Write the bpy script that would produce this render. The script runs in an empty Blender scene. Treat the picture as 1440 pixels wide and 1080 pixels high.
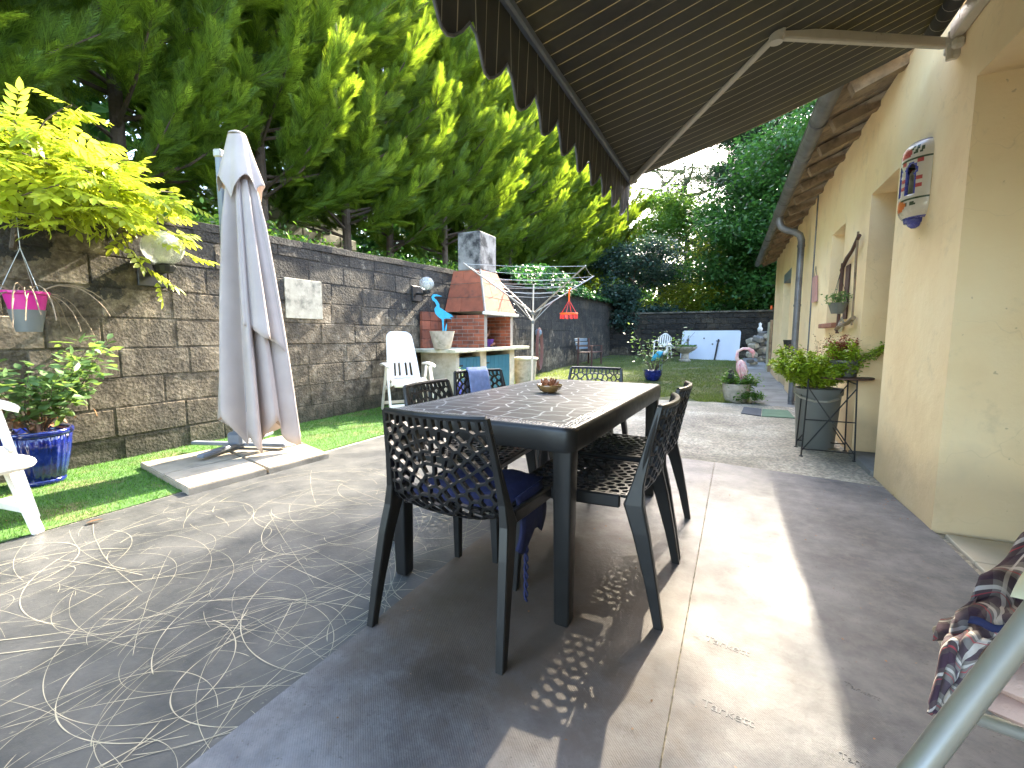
import bpy, math, random
import numpy as np
from mathutils import Vector, Matrix, noise as mnoise
R = math.radians
random.seed(7); rng = np.random.default_rng(7)
scene = bpy.context.scene
COL = scene.collection

# ------------------------------------------------------------------ camera
CAM_H = 1.05; FPX = 640.0; YH = 472.0; XV = 1035.0
pitch = math.atan((540-YH)/FPX)
psi = math.atan2(XV-720, math.hypot(FPX, 540-YH))
cam = bpy.data.cameras.new('camera'); cam.sensor_width = 36; cam.lens = FPX/1440*36
cam.clip_start = 0.02; cam.clip_end = 600
camo = bpy.data.objects.new('camera', cam); COL.objects.link(camo)
camo.location = (0, 0, CAM_H); camo.rotation_euler = (R(90)-pitch, 0, psi)
scene.camera = camo
# ------------------------------------------------------------------ light
SUN_EL, SUN_AZ = 36.0, 2.2
w = bpy.data.worlds.new("World"); scene.world = w; w.use_nodes = True
nt = w.node_tree; bg = nt.nodes['Background']
sky = nt.nodes.new('ShaderNodeTexSky'); sky.sky_type = 'NISHITA'; sky.sun_disc = False
sky.sun_elevation = R(SUN_EL); sky.sun_rotation = R(SUN_AZ); sky.air_density = 1.0; sky.dust_density = 2.0; sky.ozone_density = 0.25
nt.links.new(sky.outputs[0], bg.inputs[0]); bg.inputs[1].default_value = 0.15
sl = bpy.data.lights.new('sun', 'SUN'); sl.energy = 2.8; sl.angle = R(0.6); sl.color = (1, .89, .70)
so = bpy.data.objects.new('sun', sl); COL.objects.link(so)
sd = Vector((math.sin(R(SUN_AZ))*math.cos(R(SUN_EL)), math.cos(R(SUN_AZ))*math.cos(R(SUN_EL)), math.sin(R(SUN_EL))))
so.rotation_euler = (-sd).to_track_quat('-Z', 'Y').to_euler()
vs = scene.view_settings; vs.view_transform = 'Standard'; vs.look = 'None'; vs.gamma = 1; vs.exposure = 3.8
scene.cycles.max_bounces = 8; scene.cycles.transparent_max_bounces = 12
scene.cycles.diffuse_bounces = 4; scene.cycles.sample_clamp_indirect = 6

# ------------------------------------------------------------------ helpers
_f = Vector((-math.sin(psi)*math.cos(pitch), math.cos(psi)*math.cos(pitch), -math.sin(pitch)))
_r = Vector((math.cos(psi), math.sin(psi), 0)); _u = _r.cross(_f)
def ray(u, v): return _f*FPX + _r*(u-720) + _u*(540-v)
def onz(u, v, z=0.0): d = ray(u, v); return Vector((0,0,CAM_H)) + d*((z-CAM_H)/d.z)
def onx(u, v, x): d = ray(u, v); return Vector((0,0,CAM_H)) + d*(x/d.x)
def ony(u, v, y): d = ray(u, v); return Vector((0,0,CAM_H)) + d*(y/d.y)
def dep(u, v, m): return Vector((0,0,CAM_H)) + ray(u, v)*(m/FPX)

class MB:
    def __init__(s): s.v = []; s.f = []; s.m = []; s.t = []
    def add(s, vs_, fs, mi=0, tint=1.0):
        b = len(s.v); s.v += [tuple(p) for p in vs_]
        for f in fs: s.f.append([b+i for i in f]); s.m.append(mi); s.t.append(tint)
        return b
    def box(s, c, d, mi=0, rz=0, M=None, tint=1.0, bev=0):
        hx, hy, hz = d[0]/2, d[1]/2, d[2]/2
        if bev > 0:
            b = min(bev, hx*.9, hy*.9, hz*.9); pts = []; idx = {}
            for sx in (-1,1):
                for sy in (-1,1):
                    for sz in (-1,1):
                        for a in range(3):
                            p = [sx*(hx-b), sy*(hy-b), sz*(hz-b)]; p[a] = (sx*hx, sy*hy, sz*hz)[a]
                            idx[(sx,sy,sz,a)] = len(pts); pts.append(p)
            fs = []
            for a in range(3):
                o = [i for i in range(3) if i != a]
                for sg in (-1,1):
                    q = []
                    for (p1,p2) in ((-1,-1),(1,-1),(1,1),(-1,1)):
                        k = [0,0,0]; k[a]=sg; k[o[0]]=p1; k[o[1]]=p2; q.append(idx[(*k,a)])
                    fs.append(q)
                for p1 in (-1,1):
                    for p2 in (-1,1):
                        q=[]
                        for sg,ax in ((-1,o[0]),(1,o[0]),(1,o[1]),(-1,o[1])):
                            k=[0,0,0]; k[a]=sg; k[o[0]]=p1; k[o[1]]=p2; q.append(idx[(*k,ax)])
                        fs.append(q)
            for sx in (-1,1):
                for sy in (-1,1):
                    for sz in (-1,1): fs.append([idx[(sx,sy,sz,a)] for a in range(3)])
            # orientation fix
            P = [Vector(p) for p in pts]; g = []
            for f in fs:
                c0 = sum((P[i] for i in f), Vector())/len(f); n = (P[f[1]]-P[f[0]]).cross(P[f[2]]-P[f[0]])
                g.append(f if n.dot(c0) > 0 else f[::-1])
            fs = g
        else:
            pts = [(x,y,z) for x in (-hx,hx) for y in (-hy,hy) for z in (-hz,hz)]
            fs = [[0,1,3,2],[4,6,7,5],[0,4,5,1],[2,3,7,6],[0,2,6,4],[1,5,7,3]]
        T = Matrix.Translation(c) @ Matrix.Rotation(rz, 4, 'Z') if M is None else M
        s.add([T @ Vector(p) for p in pts], fs, mi, tint)
    def tube(s, pts, r, n=8, mi=0, cap=True, flat=1.0, tint=1.0):
        pts = [Vector(p) for p in pts]; k = len(pts)
        if not hasattr(r, '__len__'): r = [r]*k
        rings = []; up = None
        for i in range(k):
            t = (pts[min(i+1,k-1)]-pts[max(i-1,0)]); t = t.normalized() if t.length > 1e-9 else Vector((0,0,1))
            if up is None:
                up = Vector((0,0,1)) if abs(t.z) < .9 else Vector((1,0,0))
            a = t.cross(up); a = a.normalized() if a.length > 1e-6 else t.orthogonal().normalized()
            b = a.cross(t).normalized(); up = b
            rings.append([pts[i] + (a*math.cos(2*math.pi*j/n) + b*flat*math.sin(2*math.pi*j/n))*r[i] for j in range(n)])
        vs_ = [p for rg in rings for p in rg]; fs = []
        for i in range(k-1):
            for j in range(n): fs.append([i*n+j, i*n+(j+1)%n, (i+1)*n+(j+1)%n, (i+1)*n+j])
        if cap: fs.append(list(range(n))[::-1]); fs.append([(k-1)*n+j for j in range(n)])
        s.add(vs_, fs, mi, tint)
    def lathe(s, prof, c=(0,0,0), n=24, mi=0, M=None, flute=0, fn=0):
        vs_ = []; k = len(prof)
        for (r_, z) in prof:
            for j in range(n):
                a = 2*math.pi*j/n; rr = r_*(1+flute*math.cos(fn*a)) if fn else r_
                p = Vector((rr*math.cos(a), rr*math.sin(a), z)); vs_.append(M @ p if M is not None else p+Vector(c))
        fs = []
        for i in range(k-1):
            for j in range(n): fs.append([i*n+j, i*n+(j+1)%n, (i+1)*n+(j+1)%n, (i+1)*n+j])
        if prof[0][0] > 1e-5: fs.append(list(range(n))[::-1])
        if prof[-1][0] > 1e-5: fs.append([(k-1)*n+j for j in range(n)])
        s.add(vs_, fs, mi)
    def sphere(s, c, r, n=16, mi=0, sc=(1,1,1), M=None):
        vs_ = []; fs = []; m = n//2
        for i in range(m+1):
            th = math.pi*i/m
            for j in range(n):
                a = 2*math.pi*j/n
                p = Vector((r*sc[0]*math.sin(th)*math.cos(a), r*sc[1]*math.sin(th)*math.sin(a), r*sc[2]*math.cos(th)))
                vs_.append(Vector(c)+p if M is None else M@p)
        for i in range(m):
            for j in range(n): fs.append([i*n+j, (i+1)*n+j, (i+1)*n+(j+1)%n, i*n+(j+1)%n])
        s.add(vs_, fs, mi)
    def prism(s, poly, z0, z1, M=None, mi=0):
        n = len(poly); M = M or Matrix()
        vs_ = [M@Vector((p[0],p[1],z0)) for p in poly]+[M@Vector((p[0],p[1],z1)) for p in poly]
        s.add(vs_, [list(range(n))[::-1], [n+i for i in range(n)]]+[[i,(i+1)%n,n+(i+1)%n,n+i] for i in range(n)], mi)
    def grid(s, P, mi=0, closed=False):
        r_ = len(P); c_ = len(P[0]); fs = []
        for i in range(r_-1):
            for j in range(c_ if closed else c_-1): fs.append([i*c_+j, i*c_+(j+1)%c_, (i+1)*c_+(j+1)%c_, (i+1)*c_+j])
        s.add([p for row in P for p in row], fs, mi)
    def build(s, name, mats, parent=None, smooth=False, auto=None):
        me = bpy.data.meshes.new(name); me.from_pydata(s.v, [], s.f)
        if not isinstance(mats, (list, tuple)): mats = [mats]
        for m_ in mats: me.materials.append(m_)
        if len(mats) > 1: me.polygons.foreach_set('material_index', s.m)
        if any(t != 1.0 for t in s.t):
            a = me.attributes.new('tint', 'FLOAT', 'FACE'); a.data.foreach_set('value', s.t)
        if smooth: me.polygons.foreach_set('use_smooth', [True]*len(s.f))
        if auto is not None:
            me.polygons.foreach_set('use_smooth', [True]*len(s.f)); me.set_sharp_from_angle(angle=R(auto))
        me.update()
        o = bpy.data.objects.new(name, me); COL.objects.link(o)
        if parent is not None: o.parent = parent
        return o
def np_mesh(name, V, F, mats, parent=None, smooth=False, midx=None):
    """V (n,3); F (m,3) triangles"""
    me = bpy.data.meshes.new(name); V = np.asarray(V, np.float32); F = np.asarray(F, np.int32)
    me.vertices.add(len(V)); me.vertices.foreach_set('co', V.ravel())
    me.loops.add(F.size); me.loops.foreach_set('vertex_index', F.ravel())
    me.polygons.add(len(F)); me.polygons.foreach_set('loop_start', np.arange(len(F), dtype=np.int32)*3)
    me.polygons.foreach_set('loop_total', np.full(len(F), 3, np.int32))
    if not isinstance(mats, (list, tuple)): mats = [mats]
    for m_ in mats: me.materials.append(m_)
    if midx is not None: me.polygons.foreach_set('material_index', np.asarray(midx, np.int32))
    me.update(calc_edges=True)
    if smooth: me.polygons.foreach_set('use_smooth', [True]*len(F))
    o = bpy.data.objects.new(name, me); COL.objects.link(o)
    if parent is not None: o.parent = parent
    return o
def tag(o, label=None, cat=None, group=None, kind=None):
    if label: o['label'] = label
    if cat: o['category'] = cat
    if group: o['group'] = group
    if kind: o['kind'] = kind
    return o
def thing(name, loc, rz, label, cat, group=None):
    o = bpy.data.objects.new(name, None); COL.objects.link(o); o.empty_display_size = .1
    o.location = loc; o.rotation_euler = (0,0,rz); return tag(o, label, cat, group)
def kids(o): return [x for x in list(COL.objects) if x.parent == o]
def copy_tree(o, parent=None):
    c = o.copy(); COL.objects.link(c)
    if parent is not None: c.parent = parent
    for ch in kids(o): copy_tree(ch, c)
    return c

# ------------------------------------------------------------------ materials
def _n(nt, t, **k):
    n = nt.nodes.new(t)
    for a, b in k.items():
        if a in n.inputs: n.inputs[a].default_value = b
        else: setattr(n, a, b)
    return n
def L(nt, a, b): nt.links.new(a, b)
def noise(nt, vec, scale, detail=4, rough=.55):
    n = _n(nt, 'ShaderNodeTexNoise'); n.inputs['Scale'].default_value = scale; n.inputs['Detail'].default_value = detail
    n.inputs['Roughness'].default_value = rough; L(nt, vec, n.inputs['Vector']); return n.outputs['Fac']
def ramp(nt, fac, stops):
    r = nt.nodes.new('ShaderNodeValToRGB'); e = r.color_ramp.elements
    e[0].position = stops[0][0]; e[0].color = (*stops[0][1], 1)
    e[1].position = stops[-1][0]; e[1].color = (*stops[-1][1], 1)
    for p, c in stops[1:-1]: x = e.new(p); x.color = (*c, 1)
    L(nt, fac, r.inputs[0]); return r.outputs[0]
def mix(nt, f, a, b, bt='MIX'):
    m = nt.nodes.new('ShaderNodeMix'); m.data_type = 'RGBA'; m.blend_type = bt
    if isinstance(f, (int, float)): m.inputs[0].default_value = f
    else: L(nt, f, m.inputs[0])
    for s_, x in ((6, a), (7, b)):
        if isinstance(x, tuple): m.inputs[s_].default_value = (*x, 1)
        else: L(nt, x, m.inputs[s_])
    return m.outputs[2]
def mth(nt, op, a, b=None, c=None):
    m = nt.nodes.new('ShaderNodeMath'); m.operation = op
    for i, x in enumerate((a, b, c)):
        if x is None: continue
        if isinstance(x, (int, float)): m.inputs[i].default_value = x
        else: L(nt, x, m.inputs[i])
    return m.outputs[0]
def newmat(name):
    m = bpy.data.materials.new(name); m.use_nodes = True; nt = m.node_tree
    return m, nt, nt.nodes['Principled BSDF'], nt.nodes.new('ShaderNodeTexCoord').outputs['Object']
def bump(nt, bs, h, st=.3, dist=.01):
    b = nt.nodes.new('ShaderNodeBump'); b.inputs['Strength'].default_value = st; b.inputs['Distance'].default_value = dist
    L(nt, h, b.inputs['Height']); L(nt, b.outputs[0], bs.inputs['Normal'])
def v3(c, k): return tuple(min(1, x*k) for x in c)
def mat(name, col, rough=.6, var=.18, scale=5, bst=.15, bscale=80, metal=0, dirt=None, dscale=3, dpos=(.5,.7), spec=.5, coat=0, tint=False, bd=.004):
    m, nt, bs, oc = newmat(name)
    f = noise(nt, oc, scale, 6, .6)
    c = ramp(nt, f, [(.25, v3(col, 1-var)), (.75, v3(col, 1+var))])
    if dirt:
        g = noise(nt, oc, dscale, 7, .65); g2 = ramp(nt, g, [(dpos[0], (0,0,0)), (dpos[1], (1,1,1))])
        c = mix(nt, g2, c, dirt)
    if tint:
        a = nt.nodes.new('ShaderNodeAttribute'); a.attribute_name = 'tint'
        vm = nt.nodes.new('ShaderNodeVectorMath'); vm.operation = 'SCALE'; L(nt, c, vm.inputs[0]); L(nt, a.outputs['Fac'], vm.inputs['Scale']); c = vm.outputs[0]
    L(nt, c, bs.inputs['Base Color'])
    bs.inputs['Metallic'].default_value = metal; bs.inputs['Specular IOR Level'].default_value = spec
    bs.inputs['Coat Weight'].default_value = coat
    rr = mth(nt, 'MULTIPLY_ADD', noise(nt, oc, scale*3, 3), .25, rough-.12); L(nt, rr, bs.inputs['Roughness'])
    if bst > 0: bump(nt, bs, noise(nt, oc, bscale, 4, .6), bst, bd)
    return m
def leafmat(name, col, tcol, tr=.45, var=.3, rough=.5, scale=1.5):
    m, nt, bs, oc = newmat(name)
    g = nt.nodes.new('ShaderNodeNewGeometry').outputs['Random Per Island']
    geo = nt.nodes.new('ShaderNodeNewGeometry').outputs['Position']
    f = mth(nt, 'ADD', mth(nt, 'MULTIPLY', g, .6), mth(nt, 'MULTIPLY', noise(nt, geo, scale, 3), .5))
    c = ramp(nt, f, [(.2, v3(col, 1-var)), (.85, v3(col, 1+var))])
    L(nt, c, bs.inputs['Base Color']); bs.inputs['Roughness'].default_value = rough; bs.inputs['Specular IOR Level'].default_value = .35
    t = nt.nodes.new('ShaderNodeBsdfTranslucent')
    L(nt, ramp(nt, f, [(.2, v3(tcol, 1-var)), (.85, v3(tcol, 1+var))]), t.inputs['Color'])
    ms = nt.nodes.new('ShaderNodeMixShader'); ms.inputs[0].default_value = tr
    L(nt, bs.outputs[0], ms.inputs[1]); L(nt, t.outputs[0], ms.inputs[2]); L(nt, ms.outputs[0], nt.nodes['Material Output'].inputs[0])
    return m
M = {}
M['dark_plastic'] = mat('dark_plastic', (.013,.0122,.011), .38, .2, 8, .04, 200, spec=.35)
M['white_plastic'] = mat('white_plastic', (.78,.74,.66), .42, .06, 4, .05, 120, dirt=(.5,.46,.36), dscale=6, dpos=(.55,.85))
M['navy'] = mat('navy_fabric', (.010,.013,.055), .85, .25, 20, .3, 300)
M['towel'] = mat('towel_cloth', (.16,.19,.30), .95, .2, 30, .6, 400)
M['alu'] = mat('aluminium', (.33,.315,.27), .42, .12, 6, .03, 100, metal=.45)
M['beigemetal'] = mat('cream_enamel', (.52,.46,.36), .45, .12, 6, .08, 60, dirt=(.22,.17,.1), dscale=14, dpos=(.6,.8))
M['greymetal'] = mat('grey_enamel', (.16,.18,.21), .4, .1, 6, .03, 80)
M['black'] = mat('black_metal', (.015,.015,.015), .5, .2, 8, .05, 100)
M['brick'] = mat('red_brick', (.30,.085,.04), .85, .25, 9, .5, 70, dirt=(.10,.045,.03), dscale=6, dpos=(.5,.75), tint=True)
M['mortar'] = mat('grey_mortar', (.28,.25,.21), .95, .2, 9, .5, 90)
M['render'] = mat('white_render', (.55,.48,.36), .9, .15, 5, .4, 60, dirt=(.33,.27,.18), dscale=4, dpos=(.48,.72))
M['worktop'] = mat('stone_worktop', (.50,.48,.36), .7, .2, 12, .3, 60, dirt=(.2,.22,.09), dscale=7, dpos=(.5,.75))
M['flue'] = mat('flue_concrete', (.24,.23,.21), .9, .35, 5, .5, 60, dirt=(.03,.03,.03), dscale=3.5, dpos=(.45,.62))
M['teal'] = mat('teal_paint', (.025,.13,.19), .5, .12, 6, .1, 60)
M['pot_stone'] = mat('cast_stone_pot', (.38,.34,.27), .9, .25, 12, .5, 70, dirt=(.12,.12,.07), dscale=9, dpos=(.5,.75))
M['soil'] = mat('soil', (.05,.035,.022), 1, .4, 30, .8, 90)
M['wood_old'] = mat('weathered_wood', (.26,.19,.12), .85, .3, 9, .5, 60, dirt=(.10,.07,.045), dscale=8)
M['bark'] = mat('bark', (.09,.065,.045), .95, .4, 8, .9, 30, bd=.02)
M['zinc'] = mat('zinc', (.16,.16,.165), .5, .25, 5, .1, 40, metal=.35, dirt=(.07,.065,.065), dscale=4)
M['tile'] = mat('roof_tile', (.28,.12,.07), .9, .3, 6, .5, 40)
M['woodbrown'] = mat('dark_wood', (.085,.04,.028), .7, .3, 10, .3, 60)
M['pinkboard'] = mat('pink_board', (.48,.26,.22), .8, .12, 8, .1, 60)
M['steelblue'] = mat('blue_grey_paint', (.17,.22,.25), .5, .1, 6, .1, 60)
M['heron'] = mat('turquoise_paint', (.03,.33,.52), .5, .2, 14, .1, 60)
M['white'] = mat('white_paint', (.72,.72,.7), .5, .06, 5, .05, 60)
M['pinkbird'] = mat('pink_paint', (.62,.25,.27), .5, .4, 25, .2, 60, dirt=(.72,.55,.5), dscale=12, dpos=(.4,.6))
M['orange'] = mat('orange_plastic', (.85,.13,.01), .4, .05, 5, 0)
M['redpeg'] = mat('coral_plastic', (.8,.06,.05), .4, .05, 5, 0)
M['magenta'] = mat('magenta_plastic', (.5,.02,.2), .4, .1, 5, .05, 60)
M['greyplastic'] = mat('grey_green_plastic', (.135,.14,.125), .5, .12, 5, .05, 60)
M['panelwhite'] = mat('white_panel', (.56,.60,.66), .6, .06, 2, .05, 60)
M['hose'] = mat('brown_hose', (.20,.09,.07), .5, .15, 5, .05, 60)
M['slab'] = mat('paving_slab', (.30,.255,.19), .9, .2, 7, .5, 120, dirt=(.12,.10,.07), dscale=3, dpos=(.5,.7))
M['plantgreen'] = leafmat('garden_leaf', (.06,.14,.02), (.16,.30,.03), .4)
M['sedum'] = leafmat('sedum_leaf', (.21,.31,.018), (.36,.47,.025), .3, .35)
M['sedumred'] = leafmat('red_sedum_leaf', (.22,.055,.03), (.28,.07,.03), .3, .4)
M['rose'] = leafmat('glossy_leaf', (.10,.17,.07), (.22,.34,.06), .4, .3, .35)
M['wist'] = leafmat('wisteria_leaf', (.27,.33,.03), (.56,.62,.045), .5, .4, .4, 2.5)
M['cone'] = leafmat('conifer_spray', (.072,.13,.018), (.30,.42,.025), .45, .5, .6, 4.5)
M['broad'] = leafmat('broad_leaf', (.035,.095,.022), (.08,.21,.03), .4, .35, .4)
M['bluegreen'] = leafmat('bluegreen_leaf', (.03,.06,.045), (.05,.10,.05), .3, .3, .4)
M['yellowleaf'] = leafmat('light_leaf', (.14,.19,.03), (.40,.48,.05), .5, .35, .5)
M['pine'] = leafmat('pine_needle', (.03,.055,.022), (.05,.09,.03), .25, .4, .6)
M['ivy'] = leafmat('ivy_leaf', (.03,.10,.03), (.06,.20,.03), .35, .35, .4)
M['dry'] = leafmat('dry_leaf', (.22,.11,.06), (.3,.15,.05), .3, .4)

# plaster of the house
def plaster():
    m, nt, bs, oc = newmat('ochre_plaster')
    c = ramp(nt, noise(nt, oc, 1.1, 6, .6), [(.3, (.80,.58,.31)), (.5, (.89,.69,.40)), (.72, (.92,.76,.48))])
    g = ramp(nt, noise(nt, oc, 3.2, 8, .7), [(.56, (0,0,0)), (.74, (1,1,1))])
    c = mix(nt, mth(nt, 'MULTIPLY', g, .5), c, (.50,.39,.23))
    ck = _n(nt, 'ShaderNodeTexVoronoi'); ck.feature = 'DISTANCE_TO_EDGE'; ck.inputs['Scale'].default_value = 1.3
    wv = nt.nodes.new('ShaderNodeVectorMath'); wv.operation = 'MULTIPLY_ADD'; nz_ = _n(nt, 'ShaderNodeTexNoise'); nz_.inputs['Scale'].default_value = 6; L(nt, oc, nz_.inputs['Vector']); L(nt, nz_.outputs['Color'], wv.inputs[0]); wv.inputs[1].default_value = (.25,.25,.25); L(nt, oc, wv.inputs[2]); L(nt, wv.outputs[0], ck.inputs['Vector'])
    c = mix(nt, mth(nt, 'MULTIPLY', ramp(nt, ck.outputs['Distance'], [(.0006, (1,1,1)), (.0022, (0,0,0))]), .14), c, (.32,.24,.15))
    sk = ramp(nt, noise(nt, oc, 26, 2, .5), [(.74, (0,0,0)), (.78, (1,1,1))]); c = mix(nt, mth(nt, 'MULTIPLY', sk, .5), c, (.36,.26,.15))
    sep = _n(nt, 'ShaderNodeSeparateXYZ'); L(nt, oc, sep.inputs[0])
    low = mth(nt, 'SUBTRACT', .62, sep.outputs[2]); lown = mth(nt, 'MULTIPLY', mth(nt, 'ADD', low, mth(nt, 'MULTIPLY', noise(nt, oc, 2.2, 5), .5)), 1.0)
    d = ramp(nt, lown, [(.42, (0,0,0)), (.62, (1,1,1))])
    c = mix(nt, mth(nt, 'MULTIPLY', d, .5), c, (.38,.27,.16))
    L(nt, c, bs.inputs['Base Color']); bs.inputs['Roughness'].default_value = .92
    h = mth(nt, 'ADD', noise(nt, oc, 2.5, 3), mth(nt, 'MULTIPLY', noise(nt, oc, 45, 5, .65), .12))
    bump(nt, bs, h, .55, .03); return m
M['plaster'] = plaster()
def block():
    m, nt, bs, oc = newmat('weathered_block')
    a = nt.nodes.new('ShaderNodeAttribute'); a.attribute_name = 'tint'
    c = ramp(nt, noise(nt, oc, 7, 8, .7), [(.34, (.040,.030,.018)), (.5, (.13,.10,.064)), (.66, (.30,.245,.17))])
    geo = nt.nodes.new('ShaderNodeNewGeometry').outputs['Position']
    sep = _n(nt, 'ShaderNodeSeparateXYZ'); L(nt, geo, sep.inputs[0])
    # soot-dark lichen growing from the top down and at far end; lighter lime streaks
    t = mth(nt, 'ADD', mth(nt, 'MULTIPLY', sep.outputs[2], .30), mth(nt, 'MULTIPLY', noise(nt, geo, 1.6, 7, .7), .95))
    t = mth(nt, 'ADD', t, mth(nt, 'MULTIPLY', sep.outputs[1], .022))
    k = ramp(nt, t, [(.98, (0,0,0)), (1.24, (1,1,1))])
    c = mix(nt, mth(nt, 'MULTIPLY', k, .85), c, (.018,.018,.017))
    mp = nt.nodes.new('ShaderNodeMapping'); mp.inputs['Scale'].default_value = (2.2,2.2,.35); L(nt, geo, mp.inputs['Vector'])
    stk = ramp(nt, noise(nt, mp.outputs[0], 2.4, 7, .7), [(.5, (0,0,0)), (.64, (1,1,1))]); c = mix(nt, mth(nt, 'MULTIPLY', stk, .6), c, (.045,.038,.028))
    sm = ramp(nt, noise(nt, geo, 1.1, 6, .7), [(.54, (0,0,0)), (.62, (1,1,1))]); c = mix(nt, mth(nt, 'MULTIPLY', sm, .5), c, (.11,.085,.052))
    g = ramp(nt, noise(nt, geo, 5.5, 8, .75), [(.60, (0,0,0)), (.70, (1,1,1))])
    c = mix(nt, mth(nt, 'MULTIPLY', g, .6), c, (.28,.25,.19))
    z = ramp(nt, mth(nt, 'ADD', mth(nt, 'MULTIPLY', sep.outputs[2], 1.0), mth(nt, 'MULTIPLY', noise(nt, geo, 3, 5), .35)), [(.16, (1,1,1)), (.52, (0,0,0))])
    c = mix(nt, mth(nt, 'MULTIPLY', z, .8), c, (.025,.030,.014))
    vm = nt.nodes.new('ShaderNodeVectorMath'); vm.operation = 'SCALE'; L(nt, c, vm.inputs[0]); L(nt, a.outputs['Fac'], vm.inputs['Scale'])
    L(nt, vm.outputs[0], bs.inputs['Base Color']); bs.inputs['Roughness'].default_value = .95
    vo = _n(nt, 'ShaderNodeTexVoronoi'); vo.inputs['Scale'].default_value = 38; L(nt, oc, vo.inputs['Vector'])
    h = mth(nt, 'ADD', noise(nt, oc, 14, 8, .75), mth(nt, 'MULTIPLY', vo.outputs['Distance'], .35))
    bump(nt, bs, h, .9, .03); return m
M['block'] = block()
M['joint'] = mat('wall_joint', (.125,.11,.08), .95, .4, 6, .8, 50, dirt=(.025,.025,.021), dscale=2.5, dpos=(.42,.62))
def vinyl_dark():
    m, nt, bs, oc = newmat('slate_vinyl')
    c = ramp(nt, noise(nt, oc, 3.5, 8, .65), [(.32, (.026,.028,.029)), (.68, (.082,.08,.074))])
    sep = _n(nt, 'ShaderNodeSeparateXYZ'); L(nt, oc, sep.inputs[0])
    # tan dust on the side nearest the grass, sunlit warmth painted into its colour
    t = mth(nt, 'ADD', mth(nt, 'MULTIPLY', sep.outputs[0], -.42), mth(nt, 'MULTIPLY', sep.outputs[1], .30))
    t = mth(nt, 'ADD', t, mth(nt, 'MULTIPLY', noise(nt, oc, 1.3, 6, .6), .9))
    d = ramp(nt, t, [(1.05, (0,0,0)), (1.85, (1,1,1))])
    c = mix(nt, mth(nt, 'MULTIPLY', d, .85), c, (.33,.245,.135))
    sp = ramp(nt, noise(nt, oc, 45, 3, .7), [(.66, (0,0,0)), (.74, (1,1,1))]); c = mix(nt, mth(nt, 'MULTIPLY', sp, .35), c, (.3,.27,.2))
    L(nt, c, bs.inputs['Base Color']); L(nt, mth(nt, 'MULTIPLY_ADD', noise(nt, oc, 6, 4), .3, .38), bs.inputs['Roughness'])
    bump(nt, bs, mth(nt, 'ADD', noise(nt, oc, 60, 5, .7), mth(nt,'MULTIPLY', noise(nt, oc, 2.5, 2), 2)), .25, .006); return m
M['vinyl_dark'] = vinyl_dark()
M['scratch'] = mat('cream_line', (.33,.30,.215), .7, .2, 20, .1, 80)
def vinyl_grey():
    m, nt, bs, oc = newmat('stone_grey_vinyl')
    c = ramp(nt, noise(nt, oc, 2.6, 9, .68), [(.34, (.055,.058,.066)), (.5, (.105,.108,.118)), (.66, (.18,.18,.185))])
    c = mix(nt, mth(nt, 'MULTIPLY', ramp(nt, noise(nt, oc, 14, 8, .75), [(.45, (0,0,0)), (.68, (1,1,1))]), .45), c, (.22,.212,.205))
    sep = _n(nt, 'ShaderNodeSeparateXYZ'); L(nt, oc, sep.inputs[0])
    # browner and darker under the table, old stain
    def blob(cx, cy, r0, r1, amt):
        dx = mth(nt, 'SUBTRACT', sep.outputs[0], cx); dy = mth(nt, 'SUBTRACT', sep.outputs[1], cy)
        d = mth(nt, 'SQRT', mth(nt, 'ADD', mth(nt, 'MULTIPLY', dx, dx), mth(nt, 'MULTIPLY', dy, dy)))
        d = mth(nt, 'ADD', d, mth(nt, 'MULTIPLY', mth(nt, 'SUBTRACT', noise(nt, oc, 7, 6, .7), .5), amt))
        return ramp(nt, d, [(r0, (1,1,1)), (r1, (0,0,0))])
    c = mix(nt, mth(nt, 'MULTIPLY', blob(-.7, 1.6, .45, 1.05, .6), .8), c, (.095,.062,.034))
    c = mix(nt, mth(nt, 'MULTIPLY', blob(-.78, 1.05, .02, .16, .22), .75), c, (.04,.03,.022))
    sp = ramp(nt, noise(nt, oc, 38, 3, .7), [(.64, (0,0,0)), (.70, (1,1,1))])
    c = mix(nt, mth(nt, 'MULTIPLY', sp, .5), c, (.06,.05,.04))
    vp = _n(nt, 'ShaderNodeTexVoronoi'); vp.inputs['Scale'].default_value = 70; L(nt, oc, vp.inputs['Vector']); pk = mth(nt, 'MULTIPLY', ramp(nt, vp.outputs['Distance'], [(.10, (1,1,1)), (.2, (0,0,0))]), ramp(nt, noise(nt, oc, 4, 4), [(.48, (0,0,0)), (.6, (1,1,1))])); c = mix(nt, mth(nt, 'MULTIPLY', pk, .6), c, (.05,.045,.045))
    L(nt, c, bs.inputs['Base Color']); L(nt, mth(nt, 'MULTIPLY_ADD', noise(nt, oc, 5, 5, .7), .35, .36), bs.inputs['Roughness']); bs.inputs['Specular IOR Level'].default_value = .35
    wv = _n(nt, 'ShaderNodeTexWave'); wv.inputs['Scale'].default_value = 75; wv.bands_direction = 'DIAGONAL'; L(nt, oc, wv.inputs['Vector'])
    h = mth(nt, 'ADD', mth(nt, 'MULTIPLY', wv.outputs['Fac'], .12), noise(nt, oc, 40, 6, .7)); h = mth(nt, 'ADD', h, mth(nt, 'MULTIPLY', noise(nt, oc, 3, 3), 3))
    bump(nt, bs, h, .30, .006); return m
M['vinyl_grey'] = vinyl_grey()
M['emboss'] = mat('pale_print', (.135,.132,.132), .6, .15, 20, .1, 80)
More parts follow.
